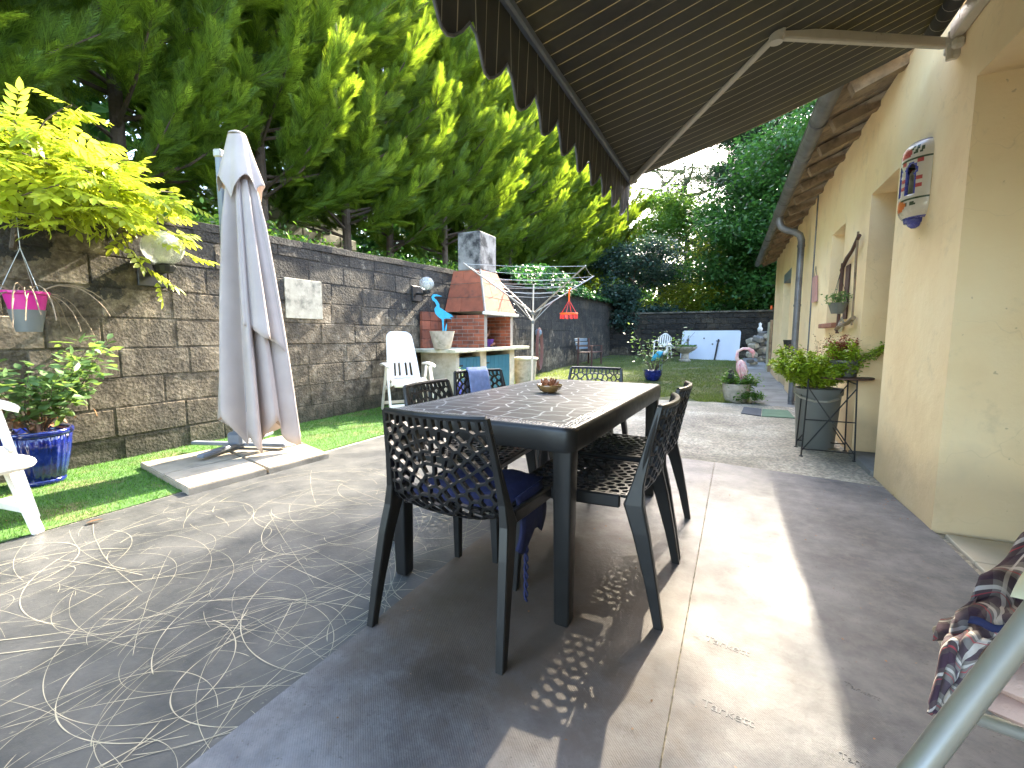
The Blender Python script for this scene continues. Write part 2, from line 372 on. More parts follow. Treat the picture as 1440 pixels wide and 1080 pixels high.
def concrete():
    m, nt, bs, oc = newmat('old_concrete')
    c = ramp(nt, noise(nt, oc, 1.4, 9, .7), [(.3, (.19,.175,.145)), (.5, (.32,.295,.24)), (.7, (.46,.43,.36))])
    vo = _n(nt, 'ShaderNodeTexVoronoi'); vo.inputs['Scale'].default_value = 55; L(nt, oc, vo.inputs['Vector'])
    sp = ramp(nt, vo.outputs['Color'], [(.35, (.55,.55,.55)), (.7, (1.25,1.22,1.15))]); c = mix(nt, .7, c, sp, 'MULTIPLY')
    g = ramp(nt, noise(nt, oc, .9, 6, .7), [(.5, (0,0,0)), (.68, (1,1,1))]); c = mix(nt, mth(nt, 'MULTIPLY', g, .5), c, (.15,.16,.11))
    L(nt, c, bs.inputs['Base Color']); bs.inputs['Roughness'].default_value = .92
    bump(nt, bs, mth(nt, 'ADD', vo.outputs['Distance'], noise(nt, oc, 18, 8, .7)), .6, .012); return m
M['concrete'] = concrete()
M['path'] = mat('path_concrete', (.20,.20,.19), .9, .25, 3, .4, 50, dirt=(.08,.085,.07), dscale=1.6)
M['lawnbase'] = mat('lawn_soil', (.07,.085,.03), 1, .4, 6, .8, 60, dirt=(.16,.12,.07), dscale=2.2, dpos=(.5,.68))
M['grass'] = leafmat('grass_blade', (.10,.135,.035), (.20,.27,.04), .35, .4, .6, .9)
M['turfbase'] = mat('artificial_turf_base', (.045,.11,.018), .95, .4, 8, .6, 200, dirt=(.10,.10,.035), dscale=3, dpos=(.5,.62))
M['turf'] = leafmat('artificial_turf_blade', (.07,.175,.018), (.13,.30,.03), .25, .5, .55, 5)
M['earth'] = mat('earth', (.05,.055,.025), 1, .4, 2, .6, 20)
def awning_mat(name, axis=1):
    m, nt, bs, oc = newmat(name)
    sep = _n(nt, 'ShaderNodeSeparateXYZ'); L(nt, oc, sep.inputs[0])
    t = mth(nt, 'FRACT', mth(nt, 'MULTIPLY', sep.outputs[axis], 1/.0815)); k = ramp(nt, t, [(.0, (1,1,1)), (.048, (1,1,1)), (.06, (0,0,0)), (1, (0,0,0))])
    c = mix(nt, k, ramp(nt, noise(nt, oc, 2.5, 5), [(.3, (.075,.072,.068)), (.7, (.11,.105,.095))]), (.45,.42,.36))
    L(nt, c, bs.inputs['Base Color']); bs.inputs['Roughness'].default_value = .85
    tl = nt.nodes.new('ShaderNodeBsdfTranslucent')
    c2 = mix(nt, k, ramp(nt, noise(nt, oc, 1.8, 5), [(.3, (.055,.05,.022)), (.7, (.10,.09,.036))]), (.40,.33,.12)); L(nt, c2, tl.inputs['Color'])
    ms = nt.nodes.new('ShaderNodeMixShader'); ms.inputs[0].default_value = .4
    L(nt, bs.outputs[0], ms.inputs[1]); L(nt, tl.outputs[0], ms.inputs[2]); L(nt, ms.outputs[0], nt.nodes['Material Output'].inputs[0])
    return m
M['awning'] = awning_mat('striped_awning_fabric')
def cloth_mat():
    m, nt, bs, oc = newmat('ecru_parasol_cloth')
    c = ramp(nt, noise(nt, oc, 5, 5), [(.3, (.49,.42,.37)), (.7, (.59,.51,.45))]); L(nt, c, bs.inputs['Base Color']); bs.inputs['Roughness'].default_value = .9
    tl = nt.nodes.new('ShaderNodeBsdfTranslucent'); tl.inputs['Color'].default_value = (.55,.47,.44,1)
    ms = nt.nodes.new('ShaderNodeMixShader'); ms.inputs[0].default_value = .35
    bump(nt, bs, noise(nt, oc, 9, 4), .3, .01)
    L(nt, bs.outputs[0], ms.inputs[1]); L(nt, tl.outputs[0], ms.inputs[2]); L(nt, ms.outputs[0], nt.nodes['Material Output'].inputs[0]); return m
M['canopy'] = cloth_mat()
def glazed_blue():
    m, nt, bs, oc = newmat('cobalt_glaze')
    c = ramp(nt, noise(nt, oc, 18, 6, .7), [(.3, (.004,.007,.045)), (.55, (.006,.015,.15)), (.75, (.05,.07,.2))]); L(nt, c, bs.inputs['Base Color'])
    bs.inputs['Roughness'].default_value = .12; bs.inputs['Coat Weight'].default_value = .6; return m
M['glaze'] = glazed_blue()
def glass_mat():
    m, nt, bs, oc = newmat('clear_glass'); bs.inputs['Base Color'].default_value = (.9,.92,.88,1)
    bs.inputs['Transmission Weight'].default_value = .75; bs.inputs['Roughness'].default_value = .1; bs.inputs['IOR'].default_value = 1.3
    bump(nt, bs, noise(nt, oc, 22, 3), .8, .02); return m
M['glass'] = glass_mat()
def table_mat(rim):
    m, nt, bs, oc = newmat('table_rim' if rim else 'table_top_lines')
    sep = _n(nt, 'ShaderNodeSeparateXYZ'); L(nt, oc, sep.inputs[0])
    cb = _n(nt, 'ShaderNodeCombineXYZ'); L(nt, mth(nt, 'MULTIPLY', sep.outputs[0], 1.0 if rim else .8), cb.inputs[0]); L(nt, mth(nt, 'MULTIPLY', sep.outputs[1], 1.0), cb.inputs[1])
    vo = _n(nt, 'ShaderNodeTexVoronoi'); vo.feature = 'DISTANCE_TO_EDGE'; vo.voronoi_dimensions = '2D'; vo.inputs['Scale'].default_value = 75 if rim else 10.5; vo.inputs['Randomness'].default_value = .75
    nz = _n(nt, 'ShaderNodeTexNoise'); nz.inputs['Scale'].default_value = 9; L(nt, oc, nz.inputs['Vector'])
    vv = nt.nodes.new('ShaderNodeVectorMath'); vv.operation = 'MULTIPLY_ADD'; L(nt, nz.outputs['Color'], vv.inputs[0]); vv.inputs[1].default_value = (.05,.05,0) if not rim else (0,0,0); L(nt, cb.outputs[0], vv.inputs[2])
    L(nt, vv.outputs[0], vo.inputs['Vector'])
    if rim:
        c = ramp(nt, vo.outputs['Distance'], [(.04, (.20,.21,.22)), (.2, (.02,.021,.024))])
        bs.inputs['Roughness'].default_value = .3; h = vo.outputs['Distance']
        bump(nt, bs, h, .8, .006)
    else:
        base = ramp(nt, noise(nt, oc, 3, 6), [(.3, (.030,.032,.037)), (.7, (.048,.05,.056))])
        k = ramp(nt, vo.outputs['Distance'], [(.022, (1,1,1)), (.045, (0,0,0))]); c = mix(nt, k, base, (.30,.32,.33))
        L(nt, mth(nt, 'MULTIPLY_ADD', noise(nt, oc, 7, 5, .7), .22, .28), bs.inputs['Roughness'])
        bump(nt, bs, mth(nt, 'ADD', k, mth(nt, 'MULTIPLY', noise(nt, oc, 60, 4), .4)), .15, .003)
    bs.inputs['Specular IOR Level'].default_value = .25
    L(nt, c, bs.inputs['Base Color']); return m
M['table_top'] = table_mat(False); M['table_rim'] = table_mat(True)
def plaid():
    m, nt, bs, oc = newmat('plaid_flannel')
    uv = nt.nodes.new('ShaderNodeUVMap').outputs[0]; sep = _n(nt, 'ShaderNodeSeparateXYZ'); L(nt, uv, sep.inputs[0])
    def st(o, per, lo, hi): 
        f = mth(nt, 'FRACT', mth(nt, 'MULTIPLY', o, 1/per)); return mth(nt, 'MULTIPLY', mth(nt, 'GREATER_THAN', f, lo), mth(nt, 'LESS_THAN', f, hi))
    c = (.16,.14,.13)
    c = mix(nt, mth(nt, 'MULTIPLY', st(sep.outputs[0], .07, 0, .4), .75), c, (.04,.014,.02))
    c = mix(nt, mth(nt, 'MULTIPLY', st(sep.outputs[1], .07, .1, .5), .75), c, (.035,.012,.03))
    c = mix(nt, mth(nt, 'MULTIPLY', st(sep.outputs[0], .07, .62, .72), .7), c, (.55,.5,.45))
    c = mix(nt, mth(nt, 'MULTIPLY', st(sep.outputs[1], .07, .66, .78), .7), c, (.55,.5,.45))
    c = mix(nt, mth(nt, 'MULTIPLY', st(sep.outputs[1], .07, .88, .92), .8), c, (.35,.04,.05))
    L(nt, c, bs.inputs['Base Color']); bs.inputs['Roughness'].default_value = .95
    bump(nt, bs, noise(nt, oc, 250, 4), .5, .002); return m
M['plaid'] = plaid()
M['cushion'] = mat('faded_pink_cushion', (.52,.35,.28), .9, .12, 8, .3, 200)
M['palefabric'] = mat('pale_yellow_cloth', (.55,.50,.33), .9, .1, 8, .3, 200)
M['ceramic'] = mat('cream_ceramic', (.62,.55,.44), .25, .05, 6, .02, 60, coat=.4)
M['cerblue'] = mat('blue_ceramic', (.07,.08,.33), .25, .3, 20, .02, 60, coat=.4)
M['cerred'] = mat('red_ceramic', (.42,.07,.06), .3, .3, 20, .02, 60)
M['cerorange'] = mat('orange_ceramic', (.62,.16,.03), .3, .2, 20, .02, 60)
M['cergreen'] = mat('green_ceramic', (.05,.07,.03), .3, .3, 20, .02, 60)
M['cream_tile'] = mat('cream_tile', (.46,.41,.32), .45, .12, 5, .05, 60)
M['greenmat'] = mat('faded_green_mat', (.10,.17,.11), .95, .15, 9, .3, 150)
M['greymat'] = mat('slate_mat', (.055,.065,.08), .95, .15, 9, .3, 150)
M['darkglass'] = mat('dark_pane', (.02,.022,.025), .12, .1, 3, 0)
M['palestone'] = mat('pale_lichen_wall', (.42,.42,.36), .9, .3, 3, .4, 40, dirt=(.12,.12,.08), dscale=2)
M['purple'] = mat('purple_cloth', (.10,.03,.22), .8, .3, 20, .3, 100)

# ------------------------------------------------------------------ setting
def sheet(name, pts, mt, kind='structure', z=None):
    mb = MB(); mb.add([(p[0], p[1], p[2] if len(p) > 2 else z) for p in pts], [list(range(len(pts)))]); return tag(mb.build(name, mt), kind=kind)
def gz(y): return max(0, (y-9))*.025          # the lawn rises gently away from the patio
g = MB()
g.add([(-4.8,-15,-.03),(150,-15,-.03),(150,24,-.03),(-4.8,24,-.03)], [[0,1,2,3]])
g.add([(-150,-150,-.035),(150,-150,-.035),(150,-15,-.035),(-150,-15,-.035)], [[0,1,2,3]])
g.add([(-150,24,.35),(150,24,.35),(150,60,2),(-150,60,2),(150,300,6),(-150,300,6)], [[0,1,2,3],[3,2,4,5]])
tag(g.build('ground', M['earth']), kind='structure')
# bank behind the left wall
bm_ = MB(); P = []
for i in range(40):
    y = -8+i*1.0; row = []
    for j in range(14):
        x = -4.86-j*1.1; row.append((x, y, 2.0+.02*max(y,0)+ (1-math.exp(-j*.35))*.9 + .12*mnoise.noise(Vector((x*.5,y*.5,0)))*min(1,j)))
    P.append(row)
bm_.grid(P); b_ = bm_.build('bank', M['earth'], smooth=True); tag(b_, kind='structure')
# concrete patio, path and lawn
sheet('patio_concrete', [(-3.32,-4,0),(1.25,-4,0),(1.25,7.75,0),(.3,7.85,0),(-1.1,7.75,0),(-3.32,8.6,0)], M['concrete'])
mb = MB(); mb.add([(.27,7.8,.003),(.99,7.75,.003),(.95,9,.003),(.86,12.6,.093),(.86,21,.3),(.24,21,.3),(.27,12.6,.093),(.27,9,.003)], [[0,1,2,7],[7,2,3,6],[6,3,4,5]]); tag(mb.build('path', M['path']), kind='structure')
mb = MB(); P = []
for i in range(30):
    y = 7.6+i*.55; P.append([(-4.66+ j*.62, y, gz(y)+ (-.012 if y<8 else 0) +.012*mnoise.noise(Vector((j*.6,y,1)))) for j in range(9)])
mb.grid(P); tag(mb.build('lawn', M['lawnbase'], smooth=True), kind='structure')
mb = MB(); mb.add([(-4.66,-4,.006),(-3.3,-4,.006),(-3.3,1.4,.006),(-3.34,4.0,.006),(-3.34,9.2,.006),(-4.66,9.2,.006)], [[0,1,2,3,4,5]]); tag(mb.build('turf_base', M['turfbase']), kind='structure')
def blades(name, n, fx, h, wd, mt, lean=.5):
    xy = fx(n); n = len(xy); a = rng.uniform(0, 2*np.pi, n); hh = h*rng.uniform(.5, 1.3, n)
    d = np.stack([np.cos(a), np.sin(a)], 1)*wd; ln = rng.normal(0, lean, (n,2))*hh[:,None]
    V = np.zeros((n,3,3)); V[:,0,:2] = xy[:,:2]-d; V[:,1,:2] = xy[:,:2]+d; V[:,2,:2] = xy[:,:2]+ln
    V[:,0,2] = V[:,1,2] = xy[:,2]-.003; V[:,2,2] = xy[:,2]+hh
    return np_mesh(name, V.reshape(-1,3), np.arange(n*3).reshape(-1,3), mt)
def turf_xy(n):
    y = rng.uniform(0.3, 9.0, n)**1; x = rng.uniform(-4.64, -3.3, n); return np.stack([x, y, np.full(n,.006)], 1)
tag(blades('artificial_turf', 90000, turf_xy, .016, .0022, M['turf']), kind='stuff')
def lawn_xy(n):
    y = 7.8 + 13.4*rng.uniform(0,1,n)**1.5; x = rng.uniform(-4.6, .3, n)
    k = (x < .22+.05*np.sin(y*7)) & (y > 7.95+.12*np.sin(x*5)+.08*np.sin(x*17))
    # bare patches
    q = np.sin(x*2.1+1)*np.sin(y*1.7) + np.sin(x*5.3)*np.sin(y*4.1)*.5; k &= (q < .95) | (rng.uniform(0,1,n) < .25)
    x, y = x[k], y[k]; return np.stack([x, y, np.maximum(0, y-9)*.025], 1)
tag(blades('lawn_grass', 110000, lawn_xy, .035, .004, M['grass']), kind='stuff')

# ------------------------------------------------------------------ left block wall
def top_z(y): return 2.06+.024*min(y,11)+.016*max(0,y-11)
root = thing('block_wall', (-4.64,0,0), 0, 'long tall stained concrete block wall running beside the patio and lawn', 'wall')
mb = MB(); back = MB()
y0w, y1w = -3.0, 22.3; course = .25
for k in range(10):
    z0 = k*course-.05; y = y0w - random.uniform(0,.45)
    while y < y1w:
        ln = random.choice((.55,.52,.55,.60,.34,.46,.55))
        jz = random.uniform(-.004,.003); zt = min(z0+course-.007+jz, top_z(y+.2)-.075)
        if zt-z0 > .05:
            px = random.uniform(-.0015,.006)
            mb.box((px-.05, y+ln/2, (z0+zt)/2), (.1, ln-random.uniform(.004,.012), zt-z0), tint=random.choice((.75,.85,.95,1,1,1.1,1.25,1.4)), bev=random.uniform(.005,.013))
        y += ln
mb.build('blockwork', M['block'], root)
back.add([( -.004,y0w,-.1),(-.004,y1w,-.1),(-.004,y1w,top_z(y1w)-.08),(-.004,11,top_z(11)-.08),(-.004,y0w,top_z(0)-.08)], [[0,1,2,3,4]], 0, .82)
back.add([( -.2,y0w,-.1),(-.2,y1w,-.1),(-.2,y1w,top_z(y1w)-.08),(-.2,11,top_z(11)-.08),(-.2,y0w,top_z(0)-.08)], [[0,1,2,3,4][::-1]])
back.build('mortar_core', M['block'], root)
cp = MB(); P = []
for i in range(60):
    y = y0w+(y1w-y0w)*i/59; t = top_z(max(y,0)); j = .006*math.sin(i*2.3)
    P.append([(.012+j,y,t-.078),(.014+j,y,t-.004),(.004+j,y,t+j),(-.20,y,t+.004),(-.21,y,t-.078)])
cp.grid(P); cp.t = [.9]*len(cp.t); cp.build('coping', M['block'], root)
mb = MB(); mb.box((.012, 3.84, 1.48), (.012,.52,.46), bev=.004);
mb.build('rendered_patch', mat('cement_patch', (.36,.34,.27), .9, .25, 9, .5, 60, dirt=(.1,.1,.08), dscale=8, dpos=(.5,.7)), root)
# far block wall
root = thing('block_wall', (0,18.6,0), 0, 'low dark mossy block wall closing the garden behind the white panel', 'wall')
mb = MB()
for k in range(9):
    x = -5.4-(.2 if k%2 else 0)
    while x < 3.2:
        mb.box((x+.22, random.uniform(0,.015)+.05, .2+k*.2), (.428,.1,.188), tint=random.choice((.35,.45,.55,.6)), bev=.01); x += .44
mb.build('blockwork', M['block'], root)
mb = MB(); mb.box((-1.1,.12,.95),(8.8,.1,1.9)); mb.box((-1.1,.10,1.93),(8.9,.3,.06)); mb.build('mortar_core', M['joint'], root)
# pale wall seen between the trunks, up on the bank
root = thing('garden_wall', (-9.5,7.5,2.6), R(4), 'pale lichened wall glimpsed between the conifer trunks above the block wall', 'wall')
mb = MB()
for k in range(6):
    for i in range(6): mb.box((random.uniform(-.01,.01), -1.5+i*.62+(.3 if k%2 else 0), .1+k*.27), (.25,.6,.255), tint=random.choice((.8,1,1.1)), bev=.012)
mb.build('blockwork', M['palestone'], root)

# ------------------------------------------------------------------ floor coverings
root = MB(); root.add([(-3.31,-3,.004),(-1.12,-3,.004),(-1.08,3.42,.004),(-3.27,3.7,.004)], [[0,1,2,3]], 0)
def ribbon(mb, pts, wd, z, mi):
    pts = [Vector((p[0],p[1],z)) for p in pts]; vs_ = []
    for i, p in enumerate(pts):
        t = (pts[min(i+1,len(pts)-1)]-pts[max(i-1,0)]).normalized(); n = Vector((-t.y,t.x,0)); ww = wd*(.45+.75*abs(math.sin(i*.23+wd*900)))*(.25 if i in (0,len(pts)-1) else 1)
        vs_ += [p-n*ww/2, p+n*ww/2]
    mb.add(vs_, [[2*i,2*i+2,2*i+3,2*i+1][::-1] for i in range(len(pts)-1)], mi)
random.seed(21)
zc = .0055
for c in range(215):
    cx = random.uniform(-3.0,-1.0); cy = random.triangular(-.2,3.1,1.0)
    if cx < -2.45 and cy > 1.0 and random.random() < .75: continue
    typ = random.random(); zc += .000012
    if typ < .62:
        r0 = random.uniform(.12,.55); a0 = random.uniform(0,6.28); sw = random.uniform(1.2,5.2); e = random.uniform(.6,1.3); r1 = r0*random.uniform(.7,1.5)
        rot = random.uniform(0,3.1); n = int(sw*r0*60)+12; pts = []
        for i in range(n):
            t = i/(n-1); a = a0+sw*t; r_ = r0+(r1-r0)*t; x = r_*math.cos(a); y = r_*e*math.sin(a)
            pts.append((cx+x*math.cos(rot)-y*math.sin(rot), cy+x*math.sin(rot)+y*math.cos(rot)))
    else:
        a = random.gauss(.6,.8); ln = random.uniform(.5,1.7); k = random.uniform(-.5,.5); n = 40; pts = []; x, y = cx-ln/2*math.cos(a), cy-ln/2*math.sin(a)
        for i in range(n): pts.append((x,y)); x += ln/n*math.cos(a); y += ln/n*math.sin(a); a += k/n*2+random.gauss(0,.012)
    def keep(p): return -3.2 < p[0] < -1.12 and p[1] < 3.2
    run = []; wd = random.choice((.0011,.0014,.0019,.0029))
    dash = random.random() < .25; 
    for i, p in enumerate(pts+[(99,0)]):
        if keep(p) and not (dash and (i//5) % 3 == 2): run.append(p)
        else:
            if len(run) > 2: ribbon(root, run, wd, zc, 1)
            run = []
fl = root.build('vinyl_flooring', [M['vinyl_dark'], M['scratch']]); tag(fl, 'dark slate floor covering scrawled all over with cream curling lines', 'floor covering')
mb = MB(); mb.add([(-1.16,-2.5,.012),(-.127,-2.5,.012),(-.112,4.02,.012),(-1.13,4.12,.012)], [[0,1,2,3]]); mb.add([(-1.16,-2.5,.012),(-1.13,4.12,.012),(-1.133,4.12,.004),(-1.163,-2.5,.004)],[[0,1,2,3]])
mb.add([(-1.13,4.12,.012),(-.112,4.02,.012),(-.112,4.025,.0),(-1.13,4.125,.0)],[[0,1,2,3]])
o = mb.build('vinyl_flooring', M['vinyl_grey']); tag(o, 'stone grey floor strip, browner under the dining table', 'floor covering')
mb = MB(); mb.add([(-.122,-2.5,.0125),(1.03,-2.5,.0125),(1.0,3.0,.0125),(.955,3.86,.0125),(-.108,4.03,.0125)], [[0,1,2,3,4]])
mb.add([(.955,3.86,.0125),(-.108,4.03,.0125),(-.108,4.035,.0),(.955,3.865,.0)],[[0,1,2,3][::-1]])
strip2 = mb.build('vinyl_flooring', M['vinyl_grey']); tag(strip2, 'sunlit stone grey floor strip with embossed lettering beside the house wall', 'floor covering')
# embossed lettering on the strip
def text_mesh(body, size, loc, rz, mt, parent, name='lettering', M4=None, ext=.0004):
    cu = bpy.data.curves.new(name, 'FONT'); cu.body = body; cu.size = size; cu.extrude = ext; cu.align_x = 'LEFT'
    t = bpy.data.objects.new(name, cu); COL.objects.link(t); bpy.context.view_layer.update()
    me = bpy.data.meshes.new_from_object(t.evaluated_get(bpy.context.evaluated_depsgraph_get())); bpy.data.objects.remove(t)
    me.name = name; me.materials.clear(); me.materials.append(mt); o = bpy.data.objects.new(name, me); COL.objects.link(o)
    o.location = loc; o.rotation_euler = (0,0,rz)
    if M4 is not None: o.matrix_local = M4
    o.parent = parent; return o
def swirl(parent, c, r_, rz):
    mb = MB(); pts = []
    for i in range(40):
        a = i/39*9.5; rr = r_*(.15+.85*i/39); pts.append((rr*math.cos(a), rr*math.sin(a)*.8))
    ribbon(mb, pts, r_*.28, 0, 0); o = mb.build('emblem', M['emboss'], parent); o.location = c; o.rotation_euler = (0,0,rz); return o
for (u0,v0,u1,v1) in ((990,900,1050,922),(985,992,1056,1022),(1185,962,1235,985),(1180,1065,1240,1090)):
    a = onz(u0,v0,.0135); b = onz(u1,v1,.0135); rz = math.atan2(b.y-a.y, b.x-a.x); ln = (b-a).length
    text_mesh('Tarkett', ln/2.9, a, rz, M['emboss'], strip2)
    swirl(strip2, a-(b-a)*.18, ln*.075, rz)
# strip of doorway tiles, dark mat and loose mats
mb = MB()
for i in range(9): mb.box((1.19,3.05-.33*i-.165,.010),(.32,.322,.02),bev=.003)
tag(mb.build('doorway_tiles', M['cream_tile']), kind='structure')
mb = MB(); mb.box((1.72,2.45,.008),(.7,1.1,.016),bev=.004); tag(mb.build('doormat', M['black']), 'black doormat lying in the near doorway beyond the cream tiles', 'doormat')
a, b, c, d = onz(1045,583), onz(1075,584), onz(1073,574), onz(1049,572)
def slabmat(name, q, mt, h=.012):
    mb = MB(); mb.prism([(p.x,p.y) for p in q], .003, h); return mb.build(name, mt)
tag(slabmat('floor_mat', [onz(1042,582), onz(1070,586), onz(1071,576), onz(1046,573)], M['greymat']), 'small slate grey mat on the rough concrete near the path', 'mat')
tag(slabmat('floor_mat', [onz(1071,586), onz(1118,589), onz(1108,578), onz(1072,576)], M['greenmat']), 'faded green mat on the rough concrete near the path', 'mat')

# ------------------------------------------------------------------ house
house = thing('house', (1.04,0,0), R(.92), 'cream plastered single storey house with rafters showing under the eaves', 'house')
def wallpiece(mb, y0, y1, z0, z1, x0=0, x1=.38): mb.box(((x0+x1)/2,(y0+y1)/2,(z0+z1)/2),(x1-x0,y1-y0,z1-z0))
mb = MB()
YE = 13.25
openings = [(.6,3.10,-.1,2.30),(4.17,4.86,-.1,2.22),(5.76,6.42,1.18,2.19),(10.1,11.35,-.1,2.32)]
segs = [-3.0]+[v for o in openings for v in o[:2]]+[YE]
for i in range(0, len(segs), 2): wallpiece(mb, segs[i], segs[i+1], -.1, 3.9 if segs[i+1] < 4.0 else 2.94)
for (a, b, z0, z1) in openings:
    wallpiece(mb, a, b, z1, 3.9 if b < 4 else 2.94)
    if z0 > 0: wallpiece(mb, a, b, -.1, z0)
# deep jambs of the near bay and the doorway, back of the bay
mb.box((1.0,3.10+.15,1.1),(1.24,.3,2.4)); mb.box((1.0,.6-.15,1.1),(1.24,.3,2.4)); mb.box((1.0,1.85,2.45),(1.24,2.5,.3)); mb.box((1.72,1.85,1.1),(.2,2.6,2.5))
mb.box((4.5,YE/2+2,1.2),(.3,YE,3.4)); mb.box((2.5,YE-.15,1.4),(4.2,.3,3.0))
wl = mb.build('wall', M['plaster'], house)
mb = MB(); mb.tube([(-.006,7.55,0),(-.006,7.55,2.93)],.012,6); mb.build('movement_joint', M['zinc'], house)
# plinth soil line
dr = MB(); dr.box((.33,4.515,1.1),(.04,.69,2.22)); o = dr.build('door', M['woodbrown'], house)
mb = MB(); mb.tube([(.30,4.25,1.0),(.26,4.25,1.0),(.26,4.36,1.0)],.009,6); mb.build('handle', M['alu'], o)
mb = MB(); mb.box((.15,4.515,.02),(.34,.69,.04)); mb.build('threshold', M['path'], house)
wn = MB(); wn.box((.30,6.09,1.24),(.05,.66,.07)); wn.box((.30,6.09,2.15),(.05,.66,.07)); wn.box((.30,5.80,1.70),(.05,.06,.84)); wn.box((.30,6.38,1.70),(.05,.06,.84))
o = wn.build('window', M['white'], house); mb = MB(); mb.box((.31,6.09,1.7),(.012,.54,.84)); mb.build('pane', M['darkglass'], o)
mb = MB(); mb.box((.08,6.09,1.16),(.30,.74,.05),bev=.006); mb.build('sill', M['tile'], o)
fd = MB(); fd.box((.33,10.72,1.1),(.05,1.25,2.3)); o = fd.build('door', M['darkglass'], house); mb = MB(); mb.box((.10,10.72,2.24),(.2,1.24,.18),bev=.01); mb.build('roller_shutter_box', M['steelblue'], o)
mb = MB(); mb.box((.03,10.11,1.05),(.05,.035,2.2)); mb.build('roller_guide', M['steelblue'], o)
# eaves: boards and rafters (roof falls towards the patio)
EZ = 2.80; EX = -.34; slope = .42
rafters = []
for i in range(16):
    rb = MB()
    y = 4.25+i*.60 + random.uniform(-.05,.05)
    if y > YE+.1: break
    p0 = Vector((EX+.03, y, EZ+.01)); p1 = Vector((.5, y+random.uniform(-.02,.02), EZ+.01+slope*(.5-EX)))
    t = (p1-p0).normalized(); nrm = Vector((0,1,0)).cross(t)
    hw, hh = .05, .075; vs_ = []
    for p in (p0,p1):
        for sx, sz in ((-1,-1),(1,-1),(1,1),(-1,1)): vs_.append(p+Vector((0,sx*hw*random.uniform(.8,1.1),0))+nrm*(-sz*hh*.6 if False else sz*hh*.6)*-1)
    rb.add(vs_, [[0,1,2,3],[7,6,5,4],[0,4,5,1],[1,5,6,2],[2,6,7,3],[3,7,4,0]])
    rb.build('rafter', M['wood_old'], house)
rf = MB()
def roofslab(mb, y0, y1, off, th, x0=EX-.02, x1=4.4, ez=EZ):
    z = lambda x: ez+off+slope*(x-EX)
    mb.add([(x0,y0,z(x0)),(x1,y0,z(x1)),(x1,y1,z(x1)),(x0,y1,z(x0)),(x0,y0,z(x0)+th),(x1,y0,z(x1)+th),(x1,y1,z(x1)+th),(x0,y1,z(x0)+th)], [[0,3,2,1],[4,5,6,7],[0,1,5,4],[1,2,6,5],[2,3,7,6],[3,0,4,7]])
for i in range(int((YE+.3-3.98)/.19)):
    roofslab(rf, 3.98+i*.19, 3.98+i*.19+.183, .062+random.uniform(0,.004), .02, x1=.6)
rfo = rf.build('soffit_boards', M['wood_old'], house)
rt = MB(); roofslab(rt, 3.96, YE+.35, .087, .07); rt.add([(4.4,3.96,4.85),(9,3.96,2.9),(9,YE+.35,2.9),(4.4,YE+.35,4.85)],[[0,1,2,3]]); 
rt.build('roof', M['tile'], house)
rt = MB(); rt.box((2.0,.4,3.98),(4.6,7.0,.12)); rt.build('upper_roof', M['tile'], house)
# half-round gutter, two runs
gt = MB()
def gutter(mb, y0, y1, x, z, r_=.062):
    P = []; n = max(2, int((y1-y0)/.9)+1)
    for i in range(n+1):
        y = y0+(y1-y0)*i/n; P.append([(x+r_*math.cos(a), y, z+r_*math.sin(a)) for a in [math.pi+math.pi*j/10 for j in range(11)]])
    mb.grid(P); mb.grid([[(p[0]+(x-p[0])*.06, p[1], p[2]+.003) for p in row] for row in P])
    for rw in (P[0], P[-1]): mb.add(rw, [list(range(11))])
    mb.tube([(x-r_,y0,z),(x-r_,y1,z)], .008, 6)
    for i in range(1,n): 
        y = y0+(y1-y0)*i/n; mb.tube([(x+ (r_+.003)*math.cos(a), y, z+(r_+.003)*math.sin(a)) for a in [math.pi+math.pi*j/8 for j in range(9)]], .004, 4)
gutter(gt, 3.98, 8.25, EX-.075, EZ+.075, .066); gutter(gt, 8.27, YE+.3, EX-.075, EZ+.07, .058)
gt.build('gutter', M['zinc'], house)
dp = MB(); gx = EX-.06
dp.tube([(gx,8.1,EZ+.03),(gx,8.1,EZ-.07),(gx+.02,8.1,EZ-.13),(gx+.09,8.1,EZ-.18),(gx+.20,8.1,EZ-.22),(gx+.27,8.1,EZ-.27),(gx+.295,8.1,EZ-.35),(gx+.295,8.1,EZ-.45)],.047,14)
dp.tube([(gx+.295,8.1,EZ-.42),(gx+.295,8.1,-.05)],.045,14)
for z in (EZ-.43, 1.5, .5): dp.tube([(gx+.295,8.1,z-.015),(gx+.295,8.1,z+.015)],.052,14)
dp.build('downpipe', M['zinc'], house, auto=40)
mb = MB(); mb.tube([(-.02,8.95,1.6),(-.02,8.95,1.78)],.012,6); mb.box((-.02,8.95,1.7),(.02,.08,.03)); mb.build('wall_hook', M['black'], house)

